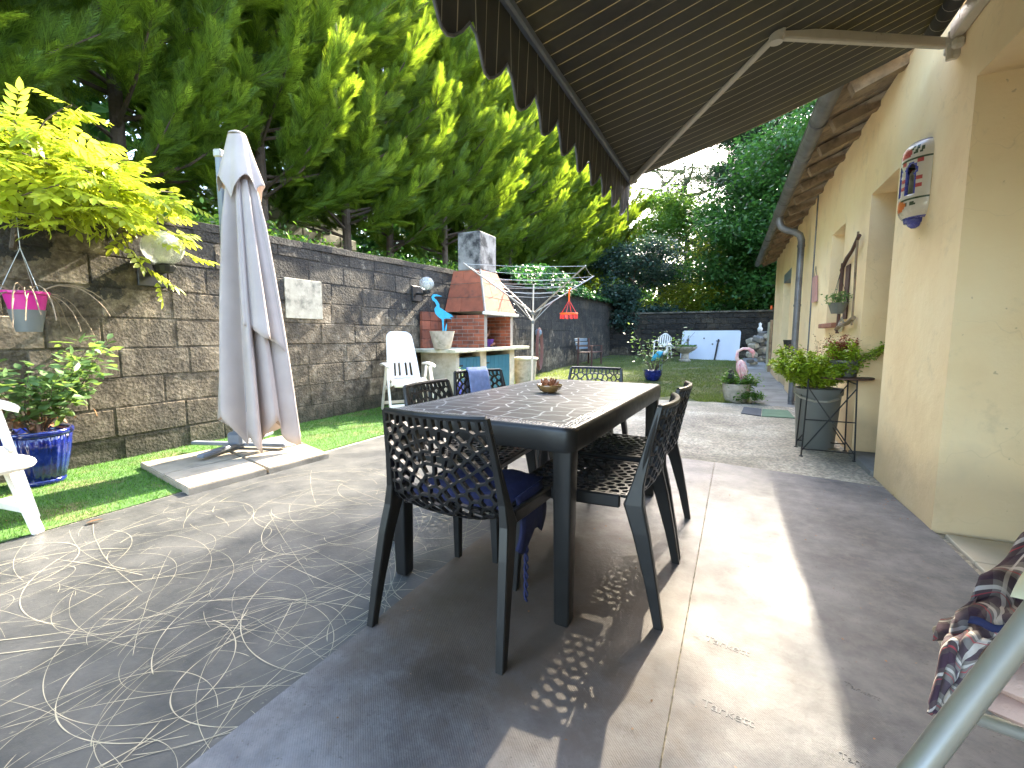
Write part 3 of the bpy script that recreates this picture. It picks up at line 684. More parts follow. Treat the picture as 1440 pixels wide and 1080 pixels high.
# ------------------------------------------------------------------ awning
aw = thing('awning', (0,0,0), 0, 'charcoal pinstriped folding arm awning with scalloped valance above the table', 'awning')
FX, FZ, TX, TZ, YF, YN = -.755, 2.185, .855, 2.635, 3.55, -1.4
mb = MB(); P = []
for i in range(29):
    s_ = i/28; P.append([(FX+(TX-FX)*s_, YN+(YF-.06*s_-YN)*j/20, FZ+.015+(TZ+.03-FZ)*s_ - .035*math.sin(math.pi*s_) + .004*math.sin(j*1.3+s_*5)) for j in range(21)])
mb.grid(P); fb = mb.build('fabric', M['awning'], aw, smooth=True); sm = fb.modifiers.new('s','SOLIDIFY'); sm.thickness = .0012
mb = MB(); P = [[],[],[],[]]; n = 320
for i in range(n+1):
    y = YN+(YF+.03-YN)*i/n; ph = (y-1.41)/.245; sc = abs(math.cos(math.pi*ph))**.75
    zb = FZ-.17-.105*sc; fx = FX-.02-.012*math.sin(ph*2*math.pi+1)
    for k in range(4): t = k/3; P[k].append((FX-.012+(fx-FX+.012)*t, y, FZ+.01+(zb-FZ-.01)*t))
mb.grid(P); vl = mb.build('valance', M['awning'], aw, smooth=True); sm = vl.modifiers.new('s','SOLIDIFY'); sm.thickness = .0015
mb = MB(); mb.tube([(P[3][i][0]-.001, P[3][i][1], P[3][i][2]) for i in range(0,n+1,2)], .0055, 6); mb.build('valance_trim', M['zinc'], vl)
mb = MB(); mb.box((FX-.005,(YN+YF)/2,FZ+.012),(.035,YF-YN+.06,.055),bev=.008); mb.build('front_bar', M['greymetal'], aw)
mb = MB(); mb.tube([(TX+.02,YN,TZ+.03),(TX+.02,YF-.2,TZ+.03)],.042,16)
mb.build('roller_tube', M['awning'], aw)
mb = MB(); mb.box((TX+.105,(YN+YF)/2-.12,TZ+.0),(.05,YF-YN-.2,.09),bev=.006); mb.box((TX+.085,YF-.33,TZ+.06),(.012,.02,.10)); mb.box((TX+.06,(YN+YF)/2-.15,TZ+.085),(.09,YF-YN-.3,.012)); mb.build('wall_rail', M['beigemetal'], aw)
mb = MB()
E0 = Vector((TX+.06, 3.33, TZ-.045)); E1 = onz(1092,47,2.42); E2 = Vector((FX+.03, YF-.06, FZ-.005))
def beam(mb, a, b, w_, h_, bev=.006):
    d = b-a; L_ = d.length; x = d.normalized(); y = Vector((0,0,1)).cross(x).normalized(); z = x.cross(y)
    Mx = Matrix((( x.x,y.x,z.x,(a.x+b.x)/2),(x.y,y.y,z.y,(a.y+b.y)/2),(x.z,y.z,z.z,(a.z+b.z)/2),(0,0,0,1))); mb.box(None, (L_,w_,h_), M=Mx, bev=bev)
beam(mb, E0, E1, .035, .05)
u1 = mb.build('folding_arm', M['beigemetal'], aw); mb = MB(); beam(mb, E1, E2, .03, .042); mb.build('folding_arm', M['beigemetal'], aw)
mb = MB(); mb.lathe([(.0,-.04),(.028,-.04),(.030,-.03),(.030,.03),(.028,.04),(0,.04)], E1, 14); mb.box(E1+Vector((.02,-.0,0)),(.03,.05,.05),bev=.01); mb.build('elbow_joint', M['beigemetal'], aw)
mb = MB()
for dy, dx, dz, sx in ((0,.02,0,.07),(.05,.045,-.02,.05),(-.04,.05,-.03,.05),(.01,.055,-.06,.045)): mb.box(E0+Vector((dx,dy,dz)),(sx,.045,.05),bev=.012)
mb.tube([E0+Vector((.03,0,.05)),E0+Vector((.03,0,-.09))],.016,10); mb.build('arm_bracket', M['beigemetal'], aw)
mb = MB(); mb.box(E2+Vector((.0,0,0)),(.06,.05,.06),bev=.012); mb.build('front_bracket', M['beigemetal'], aw)

# ------------------------------------------------------------------ lattice panels for the chairs
def voronoi(seeds, domain, nn=16):
    S = np.array(seeds); out = []
    for i, s_ in enumerate(S):
        d = np.hypot(*(S-s_).T); nb = np.argsort(d)[1:nn+1]; poly = [np.array(p, float) for p in domain]
        for j in nb:
            m_ = (s_+S[j])/2; n_ = S[j]-s_; q = []
            for k in range(len(poly)):
                a, b = poly[k], poly[(k+1)%len(poly)]; da, db = (a-m_)@n_, (b-m_)@n_
                if da <= 0: q.append(a)
                if (da < 0 < db) or (db < 0 < da): q.append(a+(b-a)*da/(da-db))
            poly = q
            if len(poly) < 3: break
        if len(poly) >= 3: out.append(poly)
    return out
def lattice(cells, fmap, th, rib):
    """cells in 2D -> holed sheet mapped by fmap(u,v,w) with w = depth through the panel"""
    mb = MB()
    for poly in cells:
        c = sum(poly)/len(poly); ang = [math.atan2(*(p-c)[::-1]) % (2*math.pi) for p in poly]
        allA = sorted(set([round(a,4) for a in ang]+[round(2*math.pi*i/12+.01,4) for i in range(12)]))
        A = []
        for a in allA:
            if not A or a-A[-1] > .06: A.append(a)
        D = []
        for a in A:
            dr_ = np.array([math.cos(a), math.sin(a)]); best = 1e9
            for k in range(len(poly)):
                p, q = poly[k]-c, poly[(k+1)%len(poly)]-c; e = q-p; den = dr_[0]*e[1]-dr_[1]*e[0]
                if abs(den) < 1e-12: continue
                t = (p[0]*e[1]-p[1]*e[0])/den; s_ = (p[0]*dr_[1]-p[1]*dr_[0])/den
                if t > 0 and -1e-6 <= s_ <= 1+1e-6: best = min(best, t)
            D.append(best if best < 1e8 else .01)
        D = np.array(D); n = len(A)
        sm_ = np.minimum(D, (np.roll(D,1)+np.roll(D,-1)+2*D)/4); inn = np.maximum(sm_-rib*1.15, D*.25)
        O = [c+np.array([math.cos(a),math.sin(a)])*d for a, d in zip(A, D)]; I = [c+np.array([math.cos(a),math.sin(a)])*d for a, d in zip(A, inn)]
        vs_ = [fmap(p[0],p[1],0) for p in O]+[fmap(p[0],p[1],0) for p in I]+[fmap(p[0],p[1],th) for p in O]+[fmap(p[0],p[1],th) for p in I]
        fs = []
        for i in range(n):
            j = (i+1)%n; fs += [[i,j,n+j,n+i],[2*n+i,3*n+i,3*n+j,2*n+j],[n+i,n+j,3*n+j,3*n+i]]
        mb.add(vs_, fs)
    return mb
def shell_seeds(w_, h_, rows, dr_, cx=0, cy=0, jit=.003):
    s_ = []
    for k in range(rows):
        r_ = .018+k*dr_; n = max(3, int(2*math.pi*r_/.043))
        for j in range(n):
            a = 2*math.pi*(j+.5*(k%2))/n; x = cx+r_*math.cos(a); y = cy+r_*math.sin(a)*1.06
            if abs(x) < w_/2+.03 and -.03 < y < h_+.03: s_.append((x+random.uniform(-jit,jit), y+random.uniform(-jit,jit)))
    return s_
random.seed(5)
BW, BH = .44, .405
def bmap(u, v, w_):
    k = u/(BW/2); wd = 1 + .04*math.sin(v/BH*math.pi)-.12*(v/BH)**1.5       # slight waist
    y = -.225-.075*(v/BH)**1.2 - .035*(1-k*k)
    lo = max(0, .10-v); y += lo*lo*7
    return (u*wd, y-w_, .405+v*.955)
dom = [(-BW/2, .06), (-BW/2*.8,.028), (-BW/2*.5,.008), (0,0), (BW/2*.5,.008), (BW/2*.8,.028), (BW/2,.06), (BW/2, BH-.012), (-BW/2, BH-.012)]
seeds = [s_ for s_ in shell_seeds(BW, BH-.06, 12, .040, 0, .10) if s_[1] < BH-.055]
x = -BW/2+.018
while x < BW/2: seeds.append((x+random.uniform(-.003,.003), BH-.03+random.uniform(-.003,.003))); x += .034
back_mb = lattice(voronoi(seeds, dom), bmap, .017, .0042)
SW, SD = .43, .43
def smap(u, v, w_):
    k = u/(SW/2); return (u*(1+.12*(v/SD)), -.20+v, .452-.012*(1-k*k)*math.sin(math.pi*min(1,v/SD)) - w_)
doms = [(-SW/2,0),(SW/2,0),(SW/2,SD-.04),(SW/2-.04,SD),(-SW/2+.04,SD),(-SW/2,SD-.04)]
seat_mb = lattice(voronoi(shell_seeds(SW, SD, 13, .040, 0, .05), doms), smap, .012, .0048)
def make_chair():
    r_ = thing('lattice_chair', (0,0,0), 0, 'x', 'chair')
    # backrest lattice + top rail
    P0 = []; 
    top = [Vector(bmap(-BW/2+BW*i/16, BH-.012, .008)) for i in range(17)]
    back_mb2 = MB(); back_mb2.v = list(back_mb.v); back_mb2.f = [list(f) for f in back_mb.f]; back_mb2.m = list(back_mb.m); back_mb2.t = list(back_mb.t)
    back_mb2.tube([p+Vector((0,0,.004)) for p in top], .0115, 8, flat=.9)
    for sx in (-1,1):
        back_mb2.tube([Vector(bmap(sx*BW/2, .04+(BH-.05)*i/10, .008)) for i in range(11)], [.014-.004*i/10 for i in range(11)], 8)
    back_mb2.build('backrest', M['dark_plastic'], r_)
    sm_ = MB(); sm_.v = list(seat_mb.v); sm_.f = [list(f) for f in seat_mb.f]; sm_.m = list(seat_mb.m); sm_.t = list(seat_mb.t)
    for sx in (-1,1):
        sm_.box((sx*.237,.02,.430),(.022,.40,.050),rz=-sx*R(3.5),bev=.006)
    sm_.box((0,.222,.436),(.42,.02,.034),bev=.008)
    sm_.build('seat', M['dark_plastic'], r_)
    def leg(pts, wds):   # pts along the leg, (wx, wy) half-sizes
        mb = MB(); P = []
        for (p, (a, b)) in zip(pts, wds): P.append([Vector(p)+Vector(q) for q in ((-a,-b*.8,0),(-a*.8,-b,0),(a*.8,-b,0),(a,-b*.8,0),(a,b*.8,0),(a*.8,b,0),(-a*.8,b,0),(-a,b*.8,0))])
        mb.grid([row for row in P], closed=True)
        mb.add(P[0], [list(range(8))[::-1]]); mb.add(P[-1], [list(range(8))]); mb.build('leg', M['dark_plastic'], r_)
    for sx in (-1,1):
        leg([(sx*.262,-.335,0),(sx*.255,-.305,.15),(sx*.245,-.262,.33),(sx*.236,-.232,.43),(sx*.228,-.242,.50),(sx*.215,-.268,.62),(sx*.198,-.305,.785)],
            [(.014,.016),(.016,.021),(.017,.030),(.017,.036),(.014,.022),(.011,.014),(.008,.010)])
        leg([(sx*.262,.235,0),(sx*.257,.226,.20),(sx*.25,.205,.37),(sx*.243,.19,.43)], [(.014,.014),(.016,.019),(.017,.028),(.014,.04)])
    return r_
random.seed(9)
proto = make_chair(); proto.name = 'lattice_chair'
CH = [(-.870,1.500,0, 'openwork plastic chair nearest the camera with a navy cushion'),
      (-.535,1.86,90, 'openwork chair on the house side of the table, nearer of two'),
      (-.535,2.43,90, 'openwork chair on the house side of the table, farther of two'),
      (-1.19,2.02,-88, 'openwork chair on the wall side of the table, without a towel'),
      (-1.41,2.74,-117, 'dark openwork plastic chair with a blue towel over its back'),
      (-.97,3.16,180, 'dark openwork plastic chair at the far end of the table facing the camera')]
for i, (x, y, a, lb) in enumerate(CH):
    o = proto if i == 0 else copy_tree(proto)
    o.location = (x, y, .013 if x > -1.1 else .008); o.rotation_euler = (0,0,R(a)); tag(o, lb, 'chair', 'dark openwork plastic chairs around the table')
# the cushion on the near chair with its dangling strap
cu = thing('cushion', (-.88,1.5,.468), 0, 'navy blue seat cushion with twisted tie hanging from the nearest chair', 'cushion')
mb = MB(); P = []
for i in range(13):
    for_ = []
    for j in range(13):
        a, b = -1+2*i/12, -1+2*j/12; e = (1-a**6)*(1-b**6); for_.append((a*.205*(1-.06*b*b), b*.2+.0, .03*e**.5 + .004*math.sin(i*1.7)*math.sin(j*1.9)))
    P.append(for_)
mb.grid(P); mb.grid([[(p[0],p[1],-p[2]*.35) for p in row][::-1] for row in P])
mb.build('pad', M['navy'], cu, smooth=True)
mb = MB(); P = []
for i in range(9):
    t = i/8; P.append([(.215+.02*math.sin(t*3), -.12+.22*s_/6, .02-.19*t - .03*math.sin(s_*1.1)*t) for s_ in range(7)])
mb.grid(P); fl_ = mb.build('hanging_flap', M['navy'], cu, smooth=True); sm_ = fl_.modifiers.new('s','SOLIDIFY'); sm_.thickness=.012
mb = MB()
for ph in (0, 3.14): mb.tube([(.232+.006*math.cos(i*.9+ph), -.06+.006*math.sin(i*.9+ph), -.15-.235*i/24) for i in range(25)], .0045, 5)
mb.build('tie_strap', M['navy'], cu)
# ------------------------------------------------------------------ table
tb = thing('dining_table', (-.865,2.255,.012), R(-2), 'large dark grey rectangular garden table topped with pale cracked lines', 'table')
TW, TL = .845, 1.62
def rrect(w_, l_, r_, n=5):
    p = []
    for cx, cy, a0 in ((w_/2-r_,l_/2-r_,0),(-w_/2+r_,l_/2-r_,90),(-w_/2+r_,-l_/2+r_,180),(w_/2-r_,-l_/2+r_,270)):
        for i in range(n+1): a = R(a0+90*i/n); p.append((cx+r_*math.cos(a), cy+r_*math.sin(a)))
    return p
mb = MB(); Q = []
for (ins, z) in ((.004,.640),(.0,.655),(.0,.712),(.003,.722),(.010,.728),(.014,.728)): Q.append([(x, y, z) for x, y in rrect(TW-2*ins, TL-2*ins, .045)])
mb.grid(Q, closed=True); mb.add(Q[0], [list(range(len(Q[0])))[::-1]])
mb.build('apron', M['dark_plastic'], tb, auto=45)
mb = MB(); a = rrect(TW-.028, TL-.028, .035); b = rrect(TW-.125, TL-.125, .012); n = len(a)
mb.add([(p[0],p[1],.728) for p in a]+[(p[0],p[1],.7295) for p in b], [[i,(i+1)%n,n+(i+1)%n,n+i] for i in range(n)]); mb.build('pebbled_border', M['table_rim'], tb)
mb = MB(); mb.add([(p[0],p[1],.7295) for p in b], [list(range(n))]); mb.build('tabletop', M['table_top'], tb)
for sx in (-1,1):
    for sy in (-1,1):
        mb = MB(); Q = []
        for z, h in ((0,.026),(.01,.029),(.4,.033),(.655,.036)): Q.append([(sx*(TW/2-.048)+x, sy*(TL/2-.05)+y, z) for x, y in rrect(2*h,2*h,.008,2)])
        mb.grid(Q, closed=True); mb.add(Q[0], [list(range(len(Q[0])))[::-1]]); mb.build('leg', M['dark_plastic'], tb, auto=50)
bw = thing('glass_bowl', onz(773,552,.742), 0, 'small amber glass bowl of dried pods on the table', 'bowl')
mb = MB(); mb.lathe([(.028,0),(.05,.012),(.064,.032),(.070,.045),(.066,.045),(.058,.03),(.044,.014),(.0,.009)], n=20, flute=.05, fn=10); mb.build('bowl', mat('amber_glass', (.22,.12,.04), .15, .3, 20, .05, 60, coat=.5), bw, smooth=True)
mb = MB()
for i in range(16):
    a = random.uniform(0,6.28); r_ = random.uniform(0,.04); t = random.uniform(.1,.7); p = Vector((r_*math.cos(a), r_*math.sin(a), .025)); q = p+Vector((math.cos(a)*t*.05, math.sin(a)*t*.05, .035+random.uniform(0,.02)))
    mb.tube([p,(p+q)/2,q],[.006,.010,.003],6)
mb.build('dried_pods', mat('dry_pod', (.20,.07,.025), .6, .3, 30, .1, 60), bw)
# towel over the back of the far left chair
def towel():
    o = CH[4]; c = Vector((o[0],o[1],0)); a = R(o[2]); d = Vector((-math.sin(a), math.cos(a),0)); s_ = Vector((math.cos(a), math.sin(a),0))
    top = c - d*.316 + Vector((0,0,.809)); mb = MB(); P = []
    for k in range(17):
        t = -1+k/8.0
        row = []
        for j in range(13):
            u = -.085+.17*j/12; z = -.24*abs(t)**1.0; off = (.018 if t > 0 else -.020)*min(1,abs(t)*6)+ .006*math.sin(j*1.1+t*2)*abs(t) - (0 if t > 0 else .03*abs(t))+ (.05*t if t>0 else 0)
            row.append(top+s_*(u+.01)*(1+.05*t*t)+d*off+Vector((0,0,z+.006*(1-abs(t)))))
        P.append(row)
    mb.grid(P); ob = mb.build('towel', M['towel'], smooth=True); m_ = ob.modifiers.new('s','SOLIDIFY'); m_.thickness = .007; m_.offset = 1
    tag(ob, 'faded blue towel hung over a dark openwork chair back', 'towel')
towel()

# ------------------------------------------------------------------ parasol
pr_ = thing('cantilever_parasol', (-3.70,2.50,0), R(20), 'tall ecru cantilever parasol folded shut, standing on four paving slabs', 'parasol')
mb = MB()
def canopy_surface(z_of, r_of, nf, folds, zt, zb, n=120, m=26, seed=0):
    P = []
    for i in range(m+1):
        t = i/m; row = []
        for j in range(n):
            a = 2*math.pi*j/n; hz = zb(a); z = zt+(hz-zt)*t
            k = (zt-z)/2.45; r0 = r_of(k)
            f = sum(A*math.sin(nn*a+ph+w_*k) for nn, A, ph, w_ in folds)
            f = f*min(1, k*3.2+.15); r_ = r0*(1+f)
            tw = .25*k
            row.append((r_*math.cos(a+tw), r_*.78*math.sin(a+tw), z))
        P.append(row)
    return P
folds = [(9,.30,.3,.6),(6,.15,1.2,1.5),(15,.09,.5,0),(3,.10,2,0)]
def bump1(a, c, w_):
    d = (a-R(c)+math.pi) % (2*math.pi)-math.pi; return math.exp(-(d/R(w_))**2)
hem = lambda a: .40-.35*bump1(a,-62,20)-.30*bump1(a,2,18)-.22*bump1(a,-100,12)-.2*bump1(a,70,25)-.2*bump1(a,150,25)+.05*math.sin(5*a)
rad_ = lambda k: .058+.20*min(1,k)**.85
mb.grid(canopy_surface(None, rad_, 9, folds, 2.62, hem, n=160, m=30), closed=True)
ca = mb.build('canopy', M['canopy'], pr_, smooth=True); sm_ = ca.modifiers.new('s','SOLIDIFY'); sm_.thickness=.003
# outer gathered layer, its hem caught up higher on the side toward the table
mb = MB(); P = []
for i in range(27):
    t = i/26; row = []
    for j in range(46):
        q = j/45; a = R(-78)+R(140)*q; hz = 1.12-.42*q**1.3-.10*bump1(a,30,12)+.02*math.sin(q*19); z = 2.30+(hz-2.30)*t; k = (2.62-z)/2.45
        r_ = rad_(k)*(1.10+.16*math.sin(9*a+1.3+.9*k)+.05*math.sin(19*a))+.012*t*math.sin(3.14*q)+.03*t
        row.append((r_*math.cos(a+.25*k), r_*.8*math.sin(a+.25*k), z))
    P.append(row)
mb.grid(P); ca = mb.build('gathered_flap', M['canopy'], pr_, smooth=True); sm_ = ca.modifiers.new('s','SOLIDIFY'); sm_.thickness=.003
mb = MB(); hem2 = lambda a: 2.16+.14*abs(math.sin(2.5*a+.7))**.7-.04*math.sin(3*a)
mb.grid(canopy_surface(None, lambda k: .066+.66*k, 5, [(5,.17,.2,0),(9,.06,0,0)], 2.66, hem2), closed=True)
mb.lathe([(.066,2.66),(.060,2.675),(.03,2.69),(0,2.692)], n=24)
ca = mb.build('vent_cap', M['canopy'], pr_, smooth=True); sm_ = ca.modifiers.new('s','SOLIDIFY'); sm_.thickness=.003
mb = MB(); mb.tube([(0,0,2.6),(0,0,.16)],.022,10); mb.build('centre_tube', M['greymetal'], pr_)
for i in range(8):
    a = 2*math.pi*i/8+.2; mb = MB(); mb.tube([(.03*math.cos(a),.03*math.sin(a),2.5),(.17*math.cos(a),.13*math.sin(a),.42+.05*(i%3))],.008,6); mb.build('rib', M['greymetal'], pr_)
mb = MB(); mb.box((-.235,.107,1.29),(.06,.085,2.5),bev=.012); mb.build('mast', M['greymetal'], pr_)
mb = MB(); mb.box((-.235,.107,2.56),(.075,.10,.07),bev=.012); mb.build('mast_cap', M['alu'], pr_)
mb = MB(); mb.tube([(-.21,.10,2.53),(-.16,.07,2.0),(-.06,.03,1.6)],.02,8); mb.build('boom_arm', M['greymetal'], pr_)
mb = MB(); mb.box((-.235,.107,.085),(.9,.06,.03),bev=.006); mb.box((-.235,.107,.09),(.06,.9,.03),bev=.006); mb.box((-.235,.107,.14),(.14,.14,.12),bev=.02); mb.build('base_cross', M['greymetal'], pr_)
mb = MB(); mb.tube([(-.27,.13,1.05),(-.33,.16,1.05),(-.33,.16,1.14)],.012,6); mb.box((-.27,.12,1.05),(.06,.08,.12),bev=.01); mb.build('crank_handle', M['black'], pr_)
A, B, C, D = onz(197,650,.05), onz(265,687,.05), onz(462,637,.05), onz(400,612,.05)
def lerp2(u, v): return (A*(1-u)+B*u)*(1-v)+(D*(1-u)+C*u)*v
for (u0,u1) in ((0,.49),(.51,1)):
    for (v0,v1) in ((0,.49),(.51,1)):
        mb = MB(); q = [lerp2(u0,v0),lerp2(u1,v0),lerp2(u1,v1),lerp2(u0,v1)]; q2 = [p.copy() for p in q]; c = sum(q, Vector())/4
        j = random.uniform(-.004,.004)
        top = [(p+(c-p)*.02).xy for p in q]; mb.prism([(p.x,p.y) for p in q], .0, .045+j); mb.prism([tuple(p) for p in top], .045+j, .052+j)
        o = mb.build('paving_slab', M['slab'])
        tag(o, {(0,0):'paving slab under the parasol, the one nearest the big blue pot', (1,0):'paving slab under the parasol, its front corner nearest the camera', (0,1):'paving slab under the parasol, back one against the turf', (1,1):'paving slab under the parasol, sunlit one toward the table'}[(int(u0>.2),int(v0>.2))], 'paving slab', 'paving slabs weighing down the parasol')

# ------------------------------------------------------------------ white recliners
def make_recliner():
    r_ = thing('recliner', (0,0,0), 0, 'x', 'garden chair')
    # back: panel of slats, rounded top
    mb = MB(); P = []
    y0, z0, y1, z1 = -.20, .44, -.50, 1.10; N = 18
    for i in range(N+1):
        t = i/N; wv = .235-.055*t; 
        if t > .86: wv *= math.sqrt(max(.0, 1-((t-.86)/.145)**2))*.45+.55
        row = []
        for j in range(15):
            u = -1+2*j/14; row.append((u*wv, y0+(y1-y0)*t -.03*(1-u*u)+.02*math.sin(t*3.1), z0+(z1-z0)*t))
        P.append(row)
    for lo, hi, cols in ((0,N,None),):
        # slots in the lower third
        vs_ = [p for row in P for p in row]; fs = []
        for i in range(N):
            for j in range(14):
                if 1 <= i <= 5 and j in (3,5,8,10): continue
                fs.append([i*15+j, i*15+j+1, (i+1)*15+j+1, (i+1)*15+j])
        mb.add(vs_, fs)
    o = mb.build('backrest', M['white_plastic'], r_, smooth=True); sm_ = o.modifiers.new('s','SOLIDIFY'); sm_.thickness = .022; sm_.offset = 0
    mb = MB(); P = []
    for i in range(13):
        t = i/12; P.append([((-1+2*j/12)*.235, -.22+.54*t, .42+.012*math.sin(t*5)-.025*max(0,t-.8)*5*max(0,t-.8)*5+.01*(abs(-1+2*j/12))**3) for j in range(13)])
    mb.grid(P); o = mb.build('seat', M['white_plastic'], r_, smooth=True); sm_ = o.modifiers.new('s','SOLIDIFY'); sm_.thickness = .035; sm_.offset = 0
    for sx in (-1,1):
        mb = MB(); P = []
        for i in range(15):
            t = i/14; y = -.30+.62*t; hw = .032*(1-abs(2*t-1)**6)**.5*(1+.25*math.sin(t*3)) + .002; z = .64+.03*math.sin(t*3.1)-.01*t
            P.append([(sx*.295+hw*math.cos(a), y, z+.017*math.sin(a)) for a in [2*math.pi*k/10 for k in range(10)]])
        mb.grid(P, closed=True); mb.add(P[0],[list(range(10))]); mb.add(P[-1],[list(range(10))]); mb.build('armrest', M['white_plastic'], r_, smooth=True)
        mb = MB(); beam(mb, Vector((sx*.29,.10,.63)), Vector((sx*.30,.36,.0)), .03, .055, .008); mb.build('leg', M['white_plastic'], r_)
        mb = MB(); beam(mb, Vector((sx*.275,-.02,.63)), Vector((sx*.285,-.36,.0)), .03, .055, .008); mb.build('leg', M['white_plastic'], r_)
        mb = MB(); beam(mb, Vector((sx*.258,-.28,.30)), Vector((sx*.262,.30,.42)), .022, .045, .006); mb.build('side_rail', M['white_plastic'], r_)
    mb = MB(); beam(mb, Vector((-.29,.31,.13)), Vector((.29,.31,.13)), .02, .045, .005); mb.build('stretcher', M['white_plastic'], r_); mb = MB(); beam(mb, Vector((-.28,-.31,.10)), Vector((.28,-.31,.10)), .02, .045, .005)
    mb.build('stretcher', M['white_plastic'], r_); return r_
rc = make_recliner(); rc.location = (-4.02,4.95,.007); rc.rotation_euler = (0,0,R(-128)); tag(rc, 'white plastic recliner with high slotted back standing on turf by the block wall', 'garden chair', 'white plastic recliners')
r2 = copy_tree(rc); r2.location = (-3.88,.72,.005); r2.rotation_euler = (0,0,R(-84)); tag(r2, 'sunlit white plastic recliner cut off by the left edge of the view', 'garden chair', 'white plastic recliners')

# low white stool in front of it
fs_ = thing('footstool', (-3.47,.78,.005), R(8), 'low sunlit white plastic footstool cut off by the left edge of the view', 'footstool')
mb = MB(); Q = []
for ins, z in ((.03,.365),(.008,.375),(0,.39),(.004,.405),(.02,.418)): Q.append([(x, y, z) for x, y in rrect(.62-2*ins, .40-2*ins, .13-ins*.5, 8)])
mb.grid(Q, closed=True); mb.add(Q[0], [list(range(len(Q[0])))[::-1]]); mb.add(Q[-1], [list(range(len(Q[0])))]); mb.build('top', M['white_plastic'], fs_, auto=60)
for sy in (-1,1):
    for sx in (-1,1): mb = MB(); beam(mb, Vector((sx*.10,sy*.13,.37)), Vector((sx*.22,sy*.17,0)), .055, .03, .008); mb.build('leg', M['white_plastic'], fs_)
    mb = MB(); beam(mb, Vector((-.19,sy*.155,.13)), Vector((.19,sy*.155,.13)), .02, .04, .006); mb.build('rail', M['white_plastic'], fs_)

# ------------------------------------------------------------------ barbecue
bb = thing('barbecue', (0,0,0), 0, 'brick barbecue with tapering hood, concrete flue and teal cupboard doors', 'barbecue')
XW, XF = -4.62, -3.82
mb = MB(); mb.box((-4.19,7.08,.815),(.90,2.72,.055),bev=.008); mb.build('worktop', M['worktop'], bb)
mb = MB()
for y, wd in ((5.95,.10),(6.76,.20),(7.87,.20)): mb.box((-3.93,y,.395),(.16,wd,.786))
mb.box((-4.25,5.95,.395),(.5,.098,.785)); mb.box((-4.25,7.92,.395),(.5,.098,.785)); mb.box((-4.5,6.9,.395),(.1,1.9,.785)); mb.box((-4.1,6.95,.03),(.7,1.9,.06))
mb.build('base', M['render'], bb)
for (y0, y1) in ((6.005,6.655),(6.865,7.765)):
    mb = MB(); mb.box((-3.875,(y0+y1)/2,.375),(.025,y1-y0,.66),bev=.003)
    n = 6
    for i in range(n): mb.box((-3.860,y0+(i+.5)*(y1-y0)/n,.375),(.008,(y1-y0)/n-.006,.65))
    d_ = mb.build('door', M['teal'], bb); mb = MB(); mb.box((-3.853,y0+.05,.58),(.01,.10,.02)); mb.box((-3.853,y0+.05,.16),(.01,.10,.02)); mb.build('hinge', M['black'], d_)
bk = MB(); mo = MB()
def brickwall(axis, fixed, a0, a1, z0, z1, th, bh=.055, bl=.22, gap=.008):
    k = 0; z = z0
    while z+bh <= z1+.01:
        a = a0
        first = bl/2 if k % 2 else bl
        while a < a1-.01:
            l = min(first, a1-a); first = bl
            if axis == 'y': bk.box((fixed, a+l/2, z+bh/2), (th, l-gap, bh), tint=random.uniform(.65,1.35), bev=.004)
            else: bk.box((a+l/2, fixed, z+bh/2), (l-gap, th, bh), tint=random.uniform(.65,1.35), bev=.004)
            a += l
        z += bh+gap; k += 1
    zz = z-gap
    if axis == 'y': mo.box((fixed,(a0+a1)/2,(z0+zz)/2),(th-.012,a1-a0-.004,zz-z0))
    else: mo.box(((a0+a1)/2,fixed,(z0+zz)/2),(a1-a0-.004,th-.012,zz-z0))
Z0 = .844
for yy in (6.83, 7.83):
    bk = MB(); mo = MB(); brickwall('x', yy, XW+.01, XF-.02, Z0, 1.40, .11); ck = bk.build('firebox_cheek', M['brick'], bb); mo.build('joints', M['mortar'], ck)

bk = MB(); mo = MB()
mb = MB(); mb.box((XW+.03,7.33,1.12),(.05,.89,.56)); mb.build('sooted_back', M['black'], bb)
mb = MB()
for k in range(4):
    for i in range(3): mb.box((XW+.035, 6.13+i*.225, Z0+.075+k*.15),(.05,.219,.144),tint=random.uniform(.5,.9),bev=.004)
mb.build('back_panel', M['brick'], bb)
